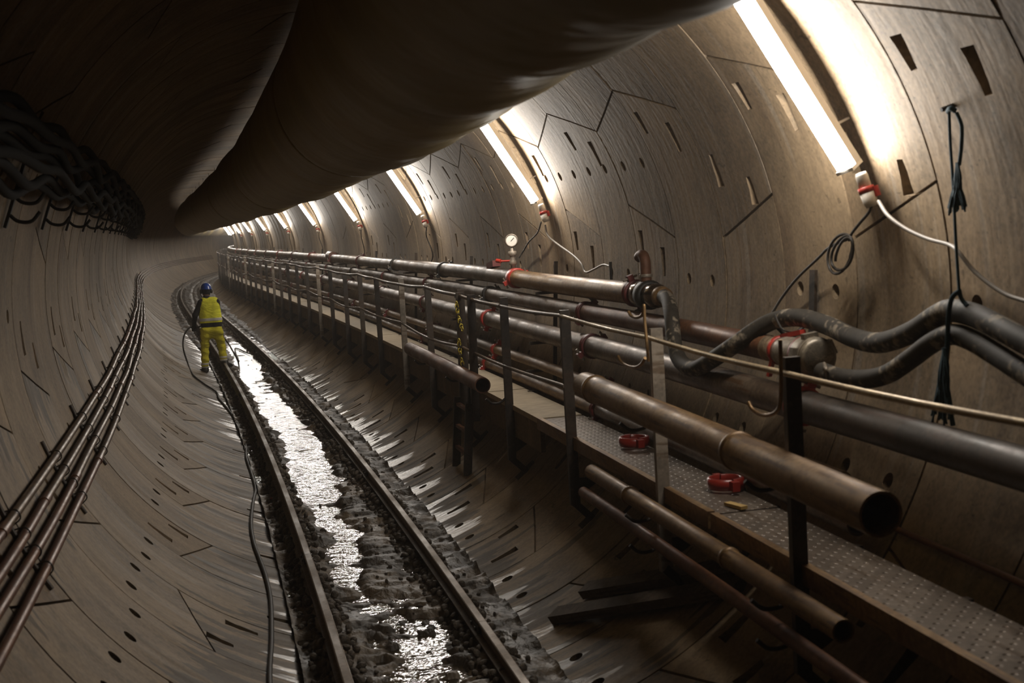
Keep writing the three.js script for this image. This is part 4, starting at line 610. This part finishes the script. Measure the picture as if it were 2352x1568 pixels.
  part('jacket', surface(p => clip(smin(torso(p, 0), smin(chain(p, [...armL, ...armR], 0.03), cap(p, neck, chest, 0.075, 0.09), 0.03), 0.05), p, yv(800), yv(318)), V(-0.42, 0.98, -0.5), V(0.4, 1.7, 0.25), 0.018), blackC, t, 'black long-sleeved jacket');
  const vest = part('vest', surface(p => { let d = clip(torso(p, 0.02), p, yv(728), yv(345)); d = Math.max(d, -(cap(p, shL.clone().add(V(-0.02, 0.03, 0)), elL, 0.088, 0.07)), -(cap(p, shR.clone().add(V(0.055, 0.0, 0)), elR.clone().add(V(0.05, 0, 0)), 0.07, 0.07))); return Math.max(d, -cap(p, neck, J(370, 300, 0.05), 0.065, 0.09)); }, V(-0.35, 1.05, -0.3), V(0.4, 1.72, 0.25), 0.015), vestM, t, 'yellow high-visibility vest');
  part('reflective_band', surface(p => clip(torso(p, 0.028), p, yv(702), yv(655)), V(-0.3, 1.1, -0.3), V(0.4, 1.24, 0.25), 0.011), band, vest, 'white reflective band');
  const trousers = part('trousers', surface(p => { const leg1 = chain(p, legs, 0.02), leg2 = chain(p, legs2, 0.02), w = 0.008 * Math.sin(p.y * 38 + p.x * 9); return Math.max(smin(hips(p, 0.012), Math.min(leg1, leg2), 0.045) + w, p.y - yv(790), 0.16 - p.y - (p.x > 0.14 ? -0.1 : 0)); }, V(-0.3, 0.1, -0.4), V(0.5, 1.1, 0.3), 0.017), trouM, t, 'yellow work trousers');
  for (const [leg, cs] of [[legs, [1335, 1390]], [legs2, [1255, 1300]]]) for (const c of cs) part('ankle_band', surface(p => clip(cap(p, leg[1][0], leg[1][1], leg[1][2] + 0.008, leg[1][3] + 0.008), p, yv(c + 14), yv(c - 14)), V(-0.3, yv(c + 20), -0.3), V(0.5, yv(c - 20), 0.3), 0.012), band, trousers);
  const boot = (an, toe, heel) => part('boot', surface(p => { const d = smin(smin(cap(p, an, an.clone().add(V(0, 0.06, 0)), 0.068, 0.066), cap(p, an.clone().lerp(heel, 0.8), toe, 0.055, 0.05), 0.05), cap(p, an, heel, 0.06, 0.055), 0.04); return Math.max(d, Math.min(heel.y, toe.y) - 0.05 - p.y); }, V(Math.min(an.x, toe.x) - 0.15, Math.min(toe.y, heel.y) - 0.06, Math.min(an.z, toe.z, heel.z) - 0.15), V(Math.max(an.x, toe.x) + 0.15, an.y + 0.13, Math.max(an.z, toe.z, heel.z) + 0.15), 0.014), bootM, t);
  boot(J(338, 1400, -0.04), J(285, 1442, 0.17), J(345, 1440, -0.08)); boot(J(620, 1310, 0.04), J(720, 1390, 0.26), J(640, 1372, -0.02));
  part('hair', surface(p => Math.max(headD(p) - 0.008, head.z - 0.02 - p.z, p.y - head.y - 0.06, head.y - 0.13 - p.y), V(head.x - 0.15, head.y - 0.16, head.z - 0.1), V(head.x + 0.15, head.y + 0.1, head.z + 0.16), 0.011), blackC, body, 'dark hair');
  // helmet: shell, brim, ear protectors
  const hf = new THREE.Matrix4().multiplyMatrices(F, new THREE.Matrix4().makeTranslation(head.x, head.y + 0.03, head.z)), shell = part('helmet', lathe([[0.0, 0.125], [0.05, 0.118], [0.09, 0.09], [0.115, 0.045], [0.122, 0.0], [0.132, -0.012], [0.126, -0.016], [0.0, -0.01]], 24, hf.clone().multiply(new THREE.Matrix4().makeScale(0.95, 1, 1.12))), helm, t, 'blue safety helmet');
  part('ridge', new THREE.TorusGeometry(0.112, 0.014, 6, 18, Math.PI).applyMatrix4(hf.clone().multiply(new THREE.Matrix4().makeRotationY(Math.PI / 2))), helm, shell); part('peak', new THREE.CylinderGeometry(0.125, 0.13, 0.012, 18, 1, false, Math.PI * 0.65, Math.PI * 0.7).applyMatrix4(hf.clone().multiply(new THREE.Matrix4().makeTranslation(0, -0.012, -0.05))), helm, shell);
  for (const e of [-1, 1]) part('ear_protector', new THREE.SphereGeometry(0.045, 12, 10).applyMatrix4(hf.clone().multiply(new THREE.Matrix4().makeTranslation(e * 0.112, -0.06, 0.01)).multiply(new THREE.Matrix4().makeScale(0.6, 1.15, 0.9))), bootM, t);
  // gloved left hand round the hose, right hand in front of the body
  for (const [ha, el, s] of [[haL, elL, 1], [haR, elR, -1]]) {
    const dir = ha.clone().sub(el).normalize(), side = V(s, 0, 0).sub(dir.clone().multiplyScalar(dir.x * s)).normalize(), out = dir.clone().cross(side).normalize(), pt = (a, b, c) => ha.clone().addScaledVector(dir, a).addScaledVector(side, b).addScaledVector(out, c), L = [];
    for (let i = 0; i < 4; i++) { const w = -0.03 + i * 0.02, l = [0.034, 0.04, 0.038, 0.03][i]; L.push([pt(0.075, w, 0), pt(0.08 + l, w * 1.1, 0.012 * s), 0.0105, 0.01], [pt(0.08 + l, w * 1.1, 0.012 * s), pt(0.07 + l, w * 1.1, 0.048 * s), 0.01, 0.0095], [pt(0.07 + l, w * 1.1, 0.048 * s), pt(0.06, w, 0.06 * s), 0.0095, 0.009]); }
    L.push([pt(0.02, 0.04, 0.01 * s), pt(0.06, 0.056, 0.03 * s), 0.013, 0.012], [pt(0.06, 0.056, 0.03 * s), pt(0.085, 0.035, 0.052 * s), 0.012, 0.0105]);
    const lo = ha.clone().addScalar(-0.15), hi = ha.clone().addScalar(0.15);
    part('hand', surface(p => { let d = smin(cap(p, pt(-0.03, 0, 0), pt(0.02, 0, 0), 0.036, 0.038), cap(p, pt(0.03, -0.018, 0), pt(0.065, -0.02, 0), 0.026, 0.02), 0.02); d = smin(d, cap(p, pt(0.03, 0.018, 0), pt(0.065, 0.02, 0), 0.026, 0.02), 0.02); return L.reduce((m, c) => smin(m, cap(p, ...c), 0.008), d); }, lo, hi, 0.007), blackC, t);
  }
  const hw = haL.clone().add(V(0.01, -0.06, -0.05)).applyMatrix4(F), near = HOSE.map(p => W3(onC(p[0], p[1], R - 0.02)));
  const up = [[421, 800], [423, 770], [436, 752]].map((p, i) => W3(hit(p[0], p[1], s => s - (foot[0] - 0.1 + i * 0.05)))), on = [[540, 800], [572, 812]].map(p => W3(onH(p[0], p[1], WATER + 0.03)));
  const mid = haR.clone().add(V(-0.02, -0.04, -0.04)).applyMatrix4(F);
  single('black_hose', 'black hose trailing along the wet invert up to the worker and over the rail', 'hose', tube(curve([...near, ...up, hw, mid, W(29.6, -0.45, -1.85), W(29.9, -0.2, -2.36), ...on], 260), 0.018, 9), M.cable);
}
// scraps of red plastic lying by the left rail
for (const [x, y, z, lab] of [[546, 952, 0.03, 'red scrap on the invert, furthest along the left rail'], [622, 1148, 0.028, 'red scrap lying in the rubble beside the trailing hose'], [640, 1168, 0.026, 'red scrap lying closest to the left rail']]) { const p = onH(x, y, -2.44); const g = new THREE.IcosahedronGeometry(z, 1); single('plastic_scrap', lab, 'scrap', g.applyMatrix4(new THREE.Matrix4().makeScale(1.4, 0.6, 1)).applyMatrix4(frame(p[0], p[1], -2.43)).toNonIndexed(), M.red); }

if (HAZE) scene.fog = new THREE.FogExp2(new THREE.Color(0.9, 0.82, 0.74), HAZE);
scene.traverse(o => { if (o.isMesh) { o.castShadow = true; o.receiveShadow = true; } });
renderer.render(scene, camera);
